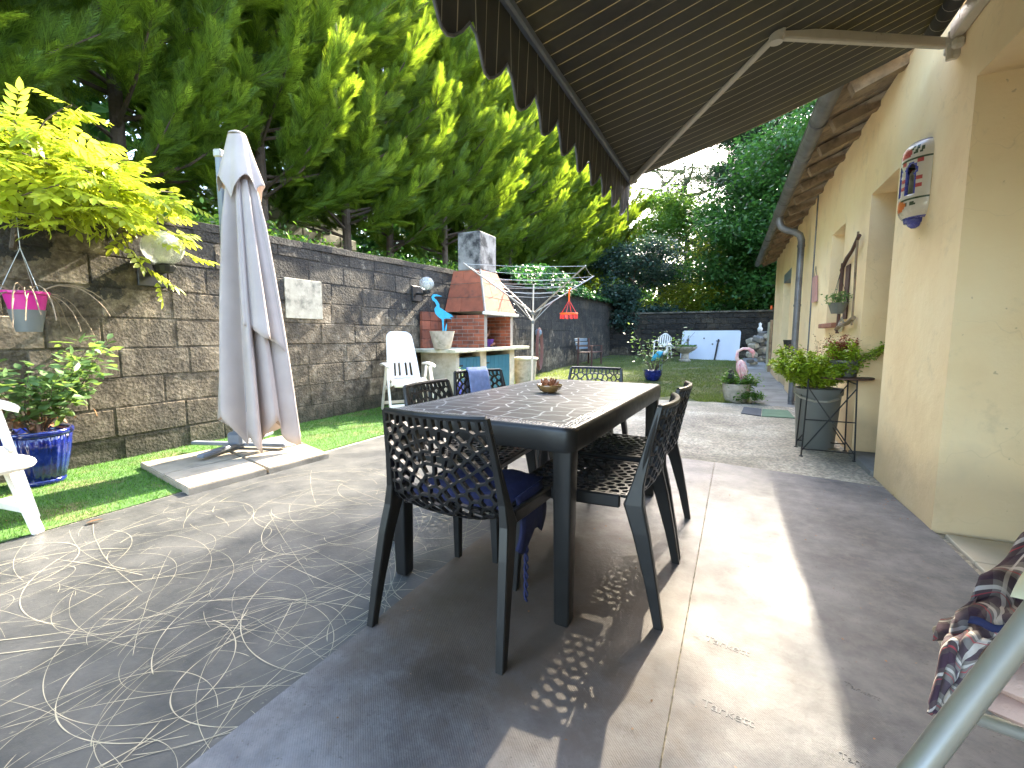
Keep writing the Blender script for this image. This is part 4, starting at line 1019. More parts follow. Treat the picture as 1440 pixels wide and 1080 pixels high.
# hood of large thin slabs, tapering
def hood_pt(s_, side, z):  # outline at height
    t = (z-1.46)/(2.2-1.46); y0 = 6.74+.30*t; y1 = 7.94-.28*t; xf = -3.80-.26*t; return y0, y1, xf
mb = MB(); rows = [1.46,1.71,1.96,2.20]
for i in range(3):
    za, zb = rows[i]+.004, rows[i+1]-.004; a = hood_pt(0,0,za); b = hood_pt(0,0,zb)
    cuts = (0,.52,1) if i % 2 == 0 else (0,.33,.7,1)
    for k in range(len(cuts)-1):
        u0, u1 = cuts[k]+.004, cuts[k+1]-.004; th = .035
        q = [(a[2], a[0]+(a[1]-a[0])*u0, za),(a[2], a[0]+(a[1]-a[0])*u1, za),(b[2], b[0]+(b[1]-b[0])*u1, zb),(b[2], b[0]+(b[1]-b[0])*u0, zb)]
        mb.add(q+[(p[0]-th,p[1],p[2]) for p in q], [[0,1,2,3],[7,6,5,4],[0,4,5,1],[1,5,6,2],[2,6,7,3],[3,7,4,0]], tint=random.uniform(.85,1.2))
    for side in (0,1):
        cuts = (0,.6,1) if i % 2 else (0,.4,1)
        for k in range(2):
            u0, u1 = cuts[k]+.004, cuts[k+1]-.004; sg = 1 if side == 0 else -1
            q = [(XW+(a[2]-XW)*u0, a[side], za),(XW+(a[2]-XW)*u1, a[side], za),(XW+(b[2]-XW)*u1, b[side], zb),(XW+(b[2]-XW)*u0, b[side], zb)]
            mb.add(q+[(p[0],p[1]+sg*.03,p[2]) for p in q], [[0,1,2,3],[7,6,5,4],[0,4,5,1],[1,5,6,2],[2,6,7,3],[3,7,4,0]], tint=random.uniform(.75,1.1))
mb.build('hood', M['brick'], bb)
mb = MB(); a = hood_pt(0,0,1.46); b = hood_pt(0,0,2.2); e = .012
mb.add([(XW,a[0]+e,1.46),(a[2]-e,a[0]+e,1.46),(a[2]-e,a[1]-e,1.46),(XW,a[1]-e,1.46),(XW,b[0]+e,2.2),(b[2]-e,b[0]+e,2.2),(b[2]-e,b[1]-e,2.2),(XW,b[1]-e,2.2)], [[0,1,5,4],[1,2,6,5],[2,3,7,6],[4,5,6,7],[3,2,1,0]])
for (yy) in (0,): mb.tube([(a[2]-.004,a[0]+.004,1.46),(b[2]-.004,b[0]+.004,2.2)],.018,6)
mb.build('hood_joints', M['mortar'], bb)
mb = MB(); mb.box((XF+.02,7.35,1.430),(.07,1.30,.050),bev=.01); mb.build('lintel', M['white'], bb)
mb = MB(); mb.box((-4.29,7.33,2.53),(.46,.60,.66),bev=.015); mb.build('flue', M['flue'], bb)
# things on and in the barbecue
kb = thing('basket', (-4.15,7.38,.845), 0, 'small purple and rust basket of odds and ends inside the barbecue opening', 'basket')
mb = MB(); mb.lathe([(.10,0),(.14,.10),(.15,.14),(.135,.14),(.09,.02),(0,.02)], n=16); mb.build('bowl', M['purple'], kb)
mb = MB(); mb.tube([(0,-.12,.14),(0,-.05,.2),(0,.06,.22),(.0,.15,.32)],[.03,.05,.035,.012],8); mb.tube([(.05,-.1,.08),(.09,.02,.03),(.12,.12,.06)],[.03,.04,.02],8); mb.build('contents', M['tile'], kb)
sp = thing('plant_pot', onx(622,490,-4.02), 0, 'lichened stone pot on the barbecue worktop holding a turquoise heron', 'plant pot'); sp.location.z = .844
mb = MB(); mb.lathe([(.12,0),(.135,.03),(.155,.12),(.185,.25),(.19,.275),(.178,.275),(.165,.23),(0,.225)], n=24); mb.build('pot', M['pot_stone'], sp, auto=40)
mb = MB(); mb.lathe([(0,.24),(.16,.232)][::-1], n=14); mb.build('soil', M['soil'], sp)
# flat cut-out steel heron
def heron_flat(name, loc, rz, h, mt, label):
    r_ = thing(name, loc, rz, label, 'garden ornament')
    pts = [(.02,.0),(.0,.36),(-.10,.42),(-.17,.50),(-.19,.60),(-.13,.68),(-.17,.76),(-.24,.80),(-.26,.87),(-.22,.93),(-.14,.945),(.02,.90),(-.13,.895),(-.19,.88),(-.19,.85),(-.12,.80),(-.06,.71),(-.06,.64),(.02,.60),(.16,.52),(.30,.46),(.24,.46),(.32,.42),(.2,.42),(.27,.38),(.12,.385),(.05,.37),(.045,.0)]
    mb = MB(); Mx = Matrix.Rotation(R(90),4,'X') @ Matrix.Scale(h,4); n = len(pts)
    import mathutils.geometry as mg
    tri = mg.tessellate_polygon([[Vector((p[0],p[1],0)) for p in pts]])
    vs_ = [Mx@Vector((p[0],p[1],z)) for z in (-.006,.006) for p in pts]
    mb.add(vs_, [list(t) for t in tri]+[[n+i for i in t[::-1]] for t in tri]+[[i,(i+1)%n,n+(i+1)%n,n+i] for i in range(n)]); mb.build('body', mt, r_)
    mb = MB(); mb.tube([Mx@Vector((.07,.0,0)), Mx@Vector((.10,.14,0)), Mx@Vector((.13,.27,0))],[.008,.016,.003],6); mb.build('reed', mt, r_); return r_
hb = heron_flat('heron_ornament', sp.location+Vector((0,0,.22)), R(62), .64, M['heron'], 'turquoise cut-out heron standing in the stone pot on the barbecue')
# ------------------------------------------------------------------ globe lamps
for k, (u, v, d_, lb) in enumerate(((229,349,.31,'clear glass globe lamp on the block wall beside the wisteria'),(600,399,.235,'clear glass globe lamp on the block wall above the turquoise heron'))):
    p = onx(u, v, -4.42); r_ = thing('globe_lamp', p, 0, lb, 'wall lamp', 'globe lamps on the block wall'); r0 = d_/2
    mb = MB(); mb.sphere((0,0,0), r0, 22, sc=(1,1,.92)); mb.sphere((0,0,0), r0*.965, 22, sc=(1,1,.92)); mb.build('globe', M['glass'], r_, smooth=True)
    mb = MB(); mb.sphere((0,0,-.01), r0*.3, 10); mb.tube([(0,0,-.1),(0,0,-.02)],r0*.16,8); mb.build('bulb', M['white'], r_, smooth=True)
    mb = MB(); mb.lathe([(.0,-r0*1.35),(r0*.45,-r0*1.3),(r0*.55,-r0*.98),(r0*.42,-r0*.85),(0,-r0*.85)], n=14); mb.tube([(0,0,-r0*1.2),(-.08,0,-r0*1.35),(-.205,0,-r0*1.2)],.02,8); mb.build('bracket', M['black'], r_)
    mb = MB(); mb.box((-.205,0,-r0*1.25),(.03,.22,.24),bev=.006); mb.build('wall_plate', M['black'], r_)
# ------------------------------------------------------------------ washing line
wl_ = thing('rotary_washing_line', (-3.17,7.3,.0), 0, 'metal rotary washing line with spread arms between barbecue and table', 'washing line')
mb = MB(); mb.tube([(-.02,0,0),(0,0,1.35)],.021,10); mb.tube([(0,0,1.35),(.01,0,1.93)],.014,8); mb.build('pole', M['beigemetal'], wl_)
hub = Vector((0,0,1.43)); tips = []
for k, a in enumerate((236, 330, 54, 146)):
    tip = Vector((1.30*math.cos(R(a)), 1.30*math.sin(R(a)), 2.14+(.04 if k==0 else -.06 if k==1 else 0))); tips.append(tip)
    mb = MB(); mb.tube([hub+(tip-hub)*.02, tip],.012,8); mb.tube([Vector((0,0,1.28)), hub+(tip-hub)*.33],.007,6); mb.build('arm', M['alu'], wl_)
mb = MB()
for q in (.99,.86,.73,.60,.47):
    for k in range(4):
        a = hub+(tips[k]-hub)*q; b = hub+(tips[(k+1)%4]-hub)*q; mb.tube([a, (a+b)/2-Vector((0,0,.03)), b],.0022,4)
mb.build('line_cord', M['white'], wl_)
mb = MB(); mb.lathe([(.02,1.40),(.04,1.41),(.04,1.46),(.02,1.47)], n=12); mb.lathe([(.018,1.25),(.03,1.26),(.03,1.30),(.018,1.31)], n=12); mb.build('hub', M['greyplastic'], wl_)
# orange peg hanger
ph = thing('peg_hanger', onx(800,441,-2.68), 0, 'round orange clothes dryer with coral pegs hanging from the washing line', 'clothes dryer')
mb = MB(); mb.tube([(.15*math.cos(a),.15*math.sin(a),0) for a in [2*math.pi*i/28 for i in range(29)]],.014,6,cap=False)
for a in (0,math.pi/2): mb.tube([(-.15*math.cos(a),-.15*math.sin(a),0),(.15*math.cos(a),.15*math.sin(a),0)],.009,6)
mb.build('ring', M['orange'], ph)
mb = MB(); 
for a in (0,1.57,3.14,4.71): mb.tube([(.14*math.cos(a),.14*math.sin(a),0),(0,0,.24)],.004,4)
mb.build('cords', M['redpeg'], ph); mb = MB(); mb.tube([(0,0,.22),(0,0,.40),(.03,0,.45),(.05,0,.42)],[.014,.018,.012,.008],8); mb.build('hook', M['orange'], ph)
for i in range(12):
    a = 2*math.pi*i/12; mb = MB(); mb.box((.148*math.cos(a),.148*math.sin(a),-.055),(.016,.034,.07),rz=a+random.uniform(-.5,.5),bev=.004); mb.build('peg', M['redpeg'], ph)
pgp = thing('clothes_peg', (hub+(tips[0]-hub)*.73)*.5+(hub+(tips[3]-hub)*.73)*.5+Vector((-3.17,7.3,-.04)), 0, 'single pale clothes peg left clipped on the washing line cord', 'clothes peg')
mb = MB(); mb.box((0,.006,0),(.012,.008,.09),bev=.002); mb.box((0,-.006,0),(.012,.008,.09),bev=.002); mb.build('body', M['white'], pgp)
ch_ = thing('clothes_hanger', Vector((-3.45,7.1,1.50)), R(20), 'thin metal coat hanger hooked on an arm of the washing line', 'clothes hanger')
mb = MB(); mb.tube([(0,0,0),(-.19,0,-.12),(.19,0,-.12),(0,0,0),(0,0,.05),(.025,0,.08),(0,0,.1)],.0035,5); mb.build('wire', M['alu'], ch_)
# bin beside the barbecue, hose on the wall
bn = thing('storage_bin', (-3.92,8.62,0), 0, 'pale lidded barrel standing between the barbecue and the hose', 'bin')
mb = MB(); mb.lathe([(.19,0),(.21,.1),(.25,.55),(.24,.56),(0,.56)], n=24); mb.build('body', M['greyplastic'] if False else M['pot_stone'], bn, auto=40)
mb = MB(); mb.lathe([(.27,.555),(.28,.575),(.27,.60),(.15,.615),(0,.62)], n=24); mb.build('lid', M['worktop'], bn, auto=40)
hs = thing('garden_hose', onx(757,470,-4.55), 0, 'brown garden hose coiled on a wall hook beyond the barbecue', 'hose')
mb = MB()
for k in range(7):
    rr = .13+.012*k; mb.tube([(.03+.012*(k%3), (rr+.01*k)*math.sin(a)*(.8), -.38+(.42+.02*k)*math.cos(a)) for a in [2*math.pi*i/28 for i in range(29)]],.013,6,cap=False)
mb.build('coil', M['hose'], hs); mb = MB(); mb.lathe([(.05,-.05),(.09,.0),(.09,.08),(.05,.13),(0,.14)], n=14); mb.build('reel_hook', M['steelblue'], hs)
# ------------------------------------------------------------------ foliage tools
def xform(T, pos, dirs, ups, sc):
    """T (k,3) template with x forward, y side, z up; pos (n,3) dirs (n,3) ups (n,3) sc (n,)"""
    d = dirs/np.maximum(np.linalg.norm(dirs, axis=1, keepdims=True), 1e-9); s_ = np.cross(ups, d); s_ /= np.maximum(np.linalg.norm(s_, axis=1, keepdims=True), 1e-6); u = np.cross(d, s_)
    V = (T[None,:,0:1]*d[:,None,:]+T[None,:,1:2]*s_[:,None,:]+T[None,:,2:3]*u[:,None,:])*np.asarray(sc)[:,None,None]+pos[:,None,:]
    return V
def inst(name, T, F, pos, dirs, ups, sc, mt, parent=None):
    V = xform(T, pos, dirs, ups, sc); n, k = V.shape[:2]; FF = (np.arange(n)[:,None,None]*k+F[None]).reshape(-1,3)
    return np_mesh(name, V.reshape(-1,3), FF, mt, parent)
def rdir(n, up=.0, sp=1.0):
    d = rng.normal(0,1,(n,3)); d /= np.linalg.norm(d,axis=1,keepdims=True); d[:,2] = d[:,2]*sp+up; return d
LEAF_T = np.array([[0,0,0],[.35,.26,.05],[.7,.2,.02],[1,0,-.06],[.7,-.2,.02],[.35,-.26,.05],[.4,0,-.01]]); LEAF_F = np.array([[0,1,6],[1,2,6],[2,3,6],[3,4,6],[4,5,6],[5,0,6]])
QUAD_T = np.array([[0,0,0],[.5,.3,.06],[1,0,0],[.5,-.3,.06]]); QUAD_F = np.array([[0,1,2],[0,2,3]])
# feathery conifer spray
def spray_template():
    V = []; F = []
    def tri(a, b, wd):
        a = np.array(a); b = np.array(b); d = b-a; n_ = np.array([-d[1], d[0], 0]); n_ = n_/np.linalg.norm(n_)*wd; k = len(V); V.extend([a-n_, a+n_, b]); F.append([k,k+1,k+2])
    tri((0,0,0),(1,0,-.08),.018)
    for i in range(11):
        t = .10+.82*i/10; ln = .40*(1-t)**.8+.10; sg = 1 if i%2 else -1
        for s_ in (sg,-sg*.9):
            a = R(36); e = (t+ln*math.cos(a), s_*ln*math.sin(a), -.08*t*t-.05); tri((t-.02,0,-.08*t*t), e, .016)
            if ln > .2: tri((t+ln*.45*math.cos(a), s_*ln*.45*math.sin(a), -.03), (t+ln*.45*math.cos(a)+.16, s_*(ln*.45*math.sin(a)+.015), -.06), .013)
    return np.array(V), np.array(F)
SPR_T, SPR_F = spray_template()
def make_conifer(seed, h, rad, z_low, nb=235):
    r2_ = np.random.default_rng(seed); rnd = random.Random(seed)
    root = thing('conifer', (0,0,0), 0, 'x', 'tree')
    mb = MB(); mb.tube([(0,0,-.4),(.05,.02,h*.3),(0,.05,h*.65),(.02,0,h*.97)],[.08,.07,.045,.012],9)
    pos = []; dirs = []; ups = []; sc = []
    for i in range(nb):
        t = (i+.5)/nb; z = z_low+(h-z_low)*t**.92; a = i*2.399+rnd.uniform(-.5,.5); prof = (1-((z-z_low)/(h-z_low))**1.6)**.75*(.62+.38*min(1,(z-z_low)/1.2))
        ln = rad*prof*rnd.uniform(.65,1.18)+.15; el = rnd.uniform(.1,.55)+.5*t
        dr_ = np.array([math.cos(a), math.sin(a), 0.0]); m_ = max(5, int(ln*9)); p0 = np.array([0,0,z]); P = []
        for j in range(m_+1):
            s_ = j/m_; p = p0+dr_*ln*s_*.95+np.array([0,0,ln*(math.tan(el)*s_*.45+.28*s_*s_)]); P.append(p)
        if i % 3 == 0: mb.tube([P[0],P[len(P)//2],P[-1]],[.03,.018,.006],5)
        plume = rnd.uniform(.8,1.25)
        for j in range(1, m_+1):
            s_ = j/m_
            if s_ < .28: continue
            k = 5 if s_ < .6 else 7
            ax = P[j]-P[j-1]; ax = ax/np.linalg.norm(ax)
            for q in range(k):
                o = r2_.normal(0,1,3); o -= ax*(o@ax); o /= np.linalg.norm(o); spread = .9 if s_ < .9 else .5
                d = ax+o*spread*r2_.uniform(.3,1.1)+np.array([0,0,.42]); pos.append(P[j]+o*.04*r2_.uniform(0,1)); dirs.append(d)
                ups.append(np.array([0,0,1.])+r2_.normal(0,.5,3)); sc.append(r2_.uniform(.20,.40)*plume)
    mb.build('trunk', M['bark'], root)
    inst('crown', SPR_T, SPR_F, np.array(pos), np.array(dirs), np.array(ups), np.array(sc), M['cone'], root)
    return root
def place(o, x, y, z, rz=0, s_=1, label=None, group=None):
    o.location = (x,y,z); o.rotation_euler = (0,0,rz); o.scale = (s_,s_,s_)
    tag(o, label, group=group); return o
cps = [make_conifer(11, 8.0, 2.1, .35), make_conifer(12, 8.5, 2.25, .25), make_conifer(13, 7.8, 2.0, .4)]
used = [False]*3
hedge = [(-7.35,-3.4,1.05),(-7.2,-.9,1.05),(-6.9,1.3,.98),(-7.3,3.3,1.02),(-7.0,5.1,.95),(-6.9,6.8,1.0),(-7.25,8.4,1.0),(-6.8,10.0,.92),(-7.1,11.8,1.0),(-6.75,13.6,.94),(-7.0,15.5,1.0),(-6.8,17.6,.96),(-6.7,19.8,1.0),(-6.9,22.2,1.02),(-6.6,25.0,1.0)]
for i, (x, y, s_) in enumerate(hedge):
    k = i % 3; o = cps[k] if not used[k] else copy_tree(cps[k]); used[k] = True
    place(o, x, y, 2.35+.02*y, i*2.1, s_*(1+.008*y), 'tall feathery green conifer in the row on the bank behind the block wall', 'conifers in a row behind the block wall')
# ------------------------------------------------------------------ broadleaf / pine trees at the end of the garden
def make_tree(seed, name, h, crown_r, crown_z0, mt, leaf, ncl, nleaf, label, loc, trunk_r=.12, limbs=9, squash=1.0, cl_r=.45, T=QUAD_T, F=QUAD_F, bare=0, lean=(0,0), group=None, layered=False):
    r2_ = np.random.default_rng(seed); rnd = random.Random(seed)
    root = thing(name, loc, rnd.uniform(0,6), label, 'tree', group)
    mb = MB(); top = Vector((lean[0], lean[1], h*.93))
    def tp(t): return Vector((top.x*t+.12*math.sin(t*5+seed)*t, top.y*t+.1*math.cos(t*4+seed)*t, -.3+(top.z+.3)*t))
    mb.tube([tp(i/8) for i in range(9)], [trunk_r*(1-.85*i/8) for i in range(9)], 9)
    centers = []
    zc_ = (crown_z0+h)/2; hz = (h-crown_z0)/2
    for i in range(limbs):
        t = crown_z0/h*.8+(1-crown_z0/h*.8)*(i+.5)/limbs*.92; a = i*2.4+rnd.uniform(-.4,.4); p = tp(t)
        e = rnd.uniform(.05,.35) if layered else rnd.uniform(.3,.9)
        k = math.sqrt(max(.08, 1-((p.z-zc_)/hz*.8)**2)) if not layered else (1-.35*t)
        ln = crown_r*k*rnd.uniform(.75,1.1); P = [p]
        for j in range(1,5):
            s_ = j/4; P.append(p+Vector((math.cos(a+.3*s_*math.sin(i))*ln*s_, math.sin(a+.3*s_*math.sin(i))*ln*s_, ln*s_*math.tan(e)*.6+.1*math.sin(s_*6+i)*ln*.3)))
        mb.tube(P, [trunk_r*.45*(1-.8*j/4) for j in range(5)], 6)
        for j in range(2,5):
            centers.append((P[j], 1.0)); 
            for q in range(3):
                o = Vector((rnd.gauss(0,1),rnd.gauss(0,1),rnd.gauss(0,.4))).normalized()*ln*.32; e_ = P[j]+o; mb.tube([P[j],(P[j]+e_)/2+Vector((0,0,.05)),e_],[trunk_r*.14,trunk_r*.1,trunk_r*.04],4); centers.append((e_, .8))
    mb.build('trunk', M['bark'], root)
    pos = []
    extra = ncl-len(centers)
    for i in range(max(0,extra)):
        v = r2_.normal(0,1,3); v /= np.linalg.norm(v); rr = r2_.uniform(.55,1.0); centers.append((Vector((v[0]*crown_r*rr+top.x*.6, v[1]*crown_r*rr+top.y*.6, zc_+v[2]*hz*rr)), 1))
    per = nleaf//len(centers)
    for (c, k) in centers:
        q = r2_.normal(0,1,(per,3))*np.array([cl_r,cl_r,cl_r*(.28 if layered else .6)])*k; pos.append(np.array(c)[None]+q)
    pos = np.concatenate(pos); n = len(pos)
    d = rdir(n, -.15, .7); u = rdir(n, 1.1, .7)
    inst('crown', T, F, pos, d, u, leaf*rng.uniform(.6,1.3,n), mt, root); return root
make_tree(3,'broadleaf_tree',9.6,3.4,.9,M['broad'],.16,300,62000,'big dark green broadleaf tree beyond the far end of the house', (2.5,20.4,.3),.2,14,cl_r=.5)
make_tree(31,'broadleaf_tree',6.0,2.3,.8,M['broad'],.15,130,24000,'rounded green broadleaf tree hanging over the far wall near the path', (.7,20.4,.3),.14,10,cl_r=.42)
make_tree(4,'evergreen_tree',4.6,1.6,.6,M['bluegreen'],.13,110,20000,'blue-green rounded evergreen left of the plastic chair at the far wall', (-3.9,19.6,.4),.1,9,cl_r=.35)
make_tree(5,'light_tree',5.2,1.7,1.4,M['yellowleaf'],.13,60,9000,'light yellow-green tree behind the far wall, right of the blue-green evergreen', (-2.2,22.6,.3),.08,8,cl_r=.4)
make_tree(6,'light_tree',6.8,1.7,1.8,M['plantgreen'],.14,80,14000,'fresh green tree rising behind the blue-green evergreen', (-4.9,24.2,.3),.1,9,cl_r=.45)
make_tree(61,'light_tree',4.4,1.5,1.0,M['yellowleaf'],.12,60,8000,'small yellow-green tree behind the white panel and far wall', (-.6,23.2,.3),.07,8,cl_r=.4)
make_tree(62,'broadleaf_tree',8.4,2.7,1.2,M['plantgreen'],.16,150,26000,'full mid-green tree behind the far wall, just left of the bright sky gap', (-1.9,26.0,.3),.14,11,cl_r=.45)
NEED_T = np.array([[0,.0,0],[1,.05,0],[.0,.05,.0],[0,0,0],[.9,-.35,.1],[0,.05,0],[0,0,0],[.9,.4,.1],[0,-.05,0],[0,0,0],[.7,0,.55],[0,.06,0]]); NEED_F = np.array([[0,1,2],[3,4,5],[6,7,8],[9,10,11]])
for i, (x, y, h, r_, z0, nl, lb) in enumerate(((.9,24.6,16.2,3.6,4.6,42000,'spreading mid-height pine filling the gap right of the awning corner'),(-2.6,28.5,11.2,3.2,4.8,9000,'mid-height open pine behind the light yellow-green tree'),(0.0,25.5,21.0,1.15,10.5,11000,'tall open pine, leftmost, its bare branches crossing the sky beside the awning corner'),(3.5,24.5,21.5,4.6,6.8,12000,'tall dark pine behind the big broadleaf tree'),(6.8,27.5,19,4.6,7.4,18000,'tall dark pine farthest to the right, above the house roof'),(-4.6,33,12.5,3.2,8.0,6000,'distant open pine low against the bright sky'))):  # spreading pine and narrow tall pine: crowns shaped to shade concrete and table
    make_tree(70+i,'pine_tree',h,r_,z0,M['pine'],.32,60,nl,lb,(x,y,.5),.26,20,T=NEED_T,F=NEED_F,cl_r=.6,layered=True,lean=(.5*math.sin(i*3),.4),group='tall pines behind the garden')
# far wood closing the view, and undergrowth on the bank
def mass(name, pts_fn, n, T, F, sz, mt):
    p = pts_fn(n); n = len(p); return tag(inst(name, T, F, p, rdir(n,-.1,.7), rdir(n,1,.7), sz*rng.uniform(.6,1.4,n), mt), kind='stuff')
def wood_pts(n):
    a = rng.uniform(-1.25,.75,n); d = rng.uniform(34,44,n); x = d*np.sin(a); y = d*np.cos(a)
    top = 6.5+1.6*np.sin(a*9)+1.2*np.sin(a*23+1)+4*np.clip(-a-.15,0,1)+5*np.clip(a-.05,0,.5)
    lump = np.sin(x*.9)*np.sin(y*.8); z = .3+top*rng.uniform(0,1,n)**.8*(.85+.15*lump); return np.stack([x,y,z],1)
mass('far_wood', wood_pts, 60000, QUAD_T, QUAD_F, .5, M['broad'])
def wood2(n):
    y = rng.uniform(-8,34,n); z0 = 2.6+.02*y; x = rng.uniform(-15,-11.5,n); z = z0+rng.uniform(0,1,n)*(7.5+1.2*np.sin(y*.7)); return np.stack([x,y,z],1)
mass('wood_behind_hedge', wood2, 45000, QUAD_T, QUAD_F, .35, M['broad'])
def under(n):
    y = rng.uniform(-3,22,n); x = -4.9-rng.exponential(1.1,n); k = (np.sin(y*1.9)+np.sin(y*.7+x)) > -.9; y, x = y[k], x[k]; z = 2.02+.02*y+(1-np.exp(-(-4.86-x)/1.1*.35))*.9+rng.exponential(.055,len(x)); return np.stack([x,y,z],1)
mass('undergrowth', under, 26000, LEAF_T, LEAF_F, .07, M['plantgreen'])
# ivy cushion flowing over the far part of the left wall
iv = thing('ivy', (-4.75,12.5,2.3), 0, 'dark green ivy mound spilling over the top of the block wall', 'ivy')
n = 9000; y = rng.uniform(-3.2,7,n); k = np.clip(1-np.abs((y+.2)/3.6)**2,.12,1); a = rng.uniform(-.2,2.9,n); rr = rng.uniform(.75,1.05,n)
p = np.stack([-.1+ .38*np.cos(a)*rr, y, .05+.62*k*np.sin(a)*rr+.01*y],1); d = rdir(n,-.2,.5)
inst('leaves', LEAF_T, LEAF_F, p, d, rdir(n,1.2,.5)+np.array([.4,0,0]), .10*rng.uniform(.6,1.3,n), M['ivy'], iv)
mb = MB(); mb.grid([[(-.1+.30*math.cos(b), -3.2+i*.85, .03+.48*max(.12,1-abs((-3+i*.85)/3.6)**2)*math.sin(b)) for b in [0,.6,1.2,1.9,2.5,3.1]] for i in range(13)]); mb.build('mat_of_stems', M['earth'], iv, smooth=True)

# ------------------------------------------------------------------ wisteria over the wall
ws = thing('climbing_vine', (-4.5,1.2,2.0), 0, 'sunlit yellow-green wisteria with long leaves and loose tendrils above the wall', 'climbing plant')
def pinnate():
    V = []; F = []
    def leaf(b, ang, ln, z):
        k = len(V); T = LEAF_T*np.array([ln,ln*.95,ln]); c, s_ = math.cos(ang), math.sin(ang)
        for q in T: V.append([b+q[0]*c-q[1]*s_, q[0]*s_+q[1]*c, z+q[2]-.25*q[0]])
        F.extend((LEAF_F+k).tolist())
    for i in range(4):
        t = .22+.2*i; leaf(t, R(55), .34, -.06*t); leaf(t, -R(55), .34, -.06*t)
    leaf(.9, 0, .38, -.06); k = len(V); V.extend([[0,-.008,0],[0,.008,0],[.95,0,-.05]]); F.append([k,k+1,k+2]); return np.array(V), np.array(F)
PIN_T, PIN_F = pinnate()
mbv = MB(); pos = []; dirs = []
rd = random.Random(4)
base = Vector((-4.5,1.2,2.0))
def spray_path(p0, d, L_, droop, n=9):
    P = [Vector(p0)]; d = Vector(d).normalized()
    for j in range(n): d = (d+Vector((rd.gauss(0,.1),rd.gauss(0,.1),-droop+rd.gauss(0,.06)))).normalized(); P.append(P[-1]+d*L_/n)
    return P
starts = []
for i in range(54):
    u_ = rd.uniform(-70,170); lim = 178+ (max(0,u_)/205)**1.1*95; v_ = rd.uniform(lim, lim+ (150-u_*.45)*.75); p = onx(u_, v_, rd.uniform(-4.75,-4.05)); starts.append(p)
for p in starts:
    P = spray_path(p-base, (rd.uniform(-.1,.8), rd.uniform(-.3,.9), rd.uniform(-.1,.5)), rd.uniform(.25,.55), .07, 6); mbv.tube(P, [.005]*len(P), 4)
    for j in range(1,len(P)):
        for q in range(2):
            pos.append(P[j]); dirs.append((rd.uniform(-.4,1), rd.uniform(-.9,.9), rd.uniform(-.5,.25)))
# tendrils that reach along the wall towards the lamp
for (a, b, c_) in (((150,300),(222,318),(262,362)), ((160,300),(185,372),(222,392)), ((120,235),(190,275),(248,320)), ((100,215),(165,250),(215,270))):
    A_, B_, C_ = [onx(q[0],q[1],-4.40)-base for q in (a,b,c_)]
    P = [A_*(1-t)**2+B_*2*t*(1-t)+C_*t*t for t in [i/12 for i in range(13)]]; mbv.tube(P, [.006-.0003*i for i in range(13)], 5)
    for j in range(2,13,2): pos.append(P[j]); dirs.append((rd.uniform(.1,.8), rd.uniform(-.2,.9), rd.uniform(-.5,.3)))
mbv.tube([onx(18,350,-4.55)-base, onx(25,300,-4.6)-base, onx(-20,250,-4.7)-base, onx(-90,200,-4.9)-base],[.02,.025,.03,.035],7)
mbv.tube([onx(-90,230,-4.7)-base, onx(40,262,-4.6)-base, onx(110,285,-4.5)-base, onx(150,300,-4.4)-base],[.022,.018,.012,.007],7)
mbv.build('stem', M['bark'], ws)
pos = np.array([list(p) for p in pos]); dirs = np.array(dirs, float); n = len(pos)
inst('foliage', PIN_T, PIN_F, pos, dirs, rdir(n,1.6,.5), rng.uniform(.14,.25,n), M['wist'], ws)

# hanging pink and grey pots
hp = thing('hanging_pot', onx(38,436,-4.42), 0, 'magenta hanging pot stacked over a grey one, with dead trailing twigs', 'hanging pot')
mb = MB(); mb.lathe([(.085,-.02),(.11,.10),(.125,.11),(.125,.125),(.11,.125),(.095,.09),(0,.085)], n=20); mb.build('upper_pot', M['magenta'], hp, auto=40)
mb = MB(); mb.lathe([(.065,-.15),(.095,.0),(.0,.0)], n=20); mb.build('lower_pot', M['greyplastic'], hp, auto=40)
mb = MB()
for a in (.3,2.4,4.4): mb.tube([(.118*math.cos(a),.118*math.sin(a),.12),(0,0,.42)],.0025,4)
mb.tube([(0,0,.42),(0,0,.62)],.003,4); mb.build('hanger', M['alu'], hp)
mb = MB()
for i in range(26):
    a = rd.uniform(0,6.28); P = spray_path((.06*math.cos(a),.06*math.sin(a),.11),(math.cos(a),math.sin(a),rd.uniform(.4,1.8)),rd.uniform(.2,.55),.35,8); mb.tube(P,[.0035]*len(P),4)
mb.build('dead_stems', M['wood_old'], hp)
def plant(name, loc, label, cat, mt, nstem, h, spread, leafsz, lpb, T=LEAF_T, F=LEAF_F, stemr=.005, up=.8, group=None, cluster=.03, smat='bark'):
    r_ = thing(name, loc, 0, label, cat, group); mb = MB(); pos = []; dirs = []
    for i in range(nstem):
        a = rd.uniform(0,6.28); P = spray_path((.02*math.cos(a),.02*math.sin(a),0),(math.cos(a)*spread,math.sin(a)*spread,up),h*rd.uniform(.6,1.1),.0,8); mb.tube(P,[stemr*(1-.7*j/8) for j in range(9)],5)
        for j in range(3,9):
            for q in range(lpb): pos.append(P[j]+Vector((rd.gauss(0,cluster),rd.gauss(0,cluster),rd.gauss(0,cluster)))); dirs.append((rd.gauss(0,1),rd.gauss(0,1),rd.gauss(.1,.4)))
    mb.build('stems', M[smat], r_); p = np.array([list(q) for q in pos]); inst('leaves', T, F, p, np.array(dirs,float), rdir(len(p),1.4,.5), leafsz*rng.uniform(.6,1.25,len(p)), mt, r_); return r_
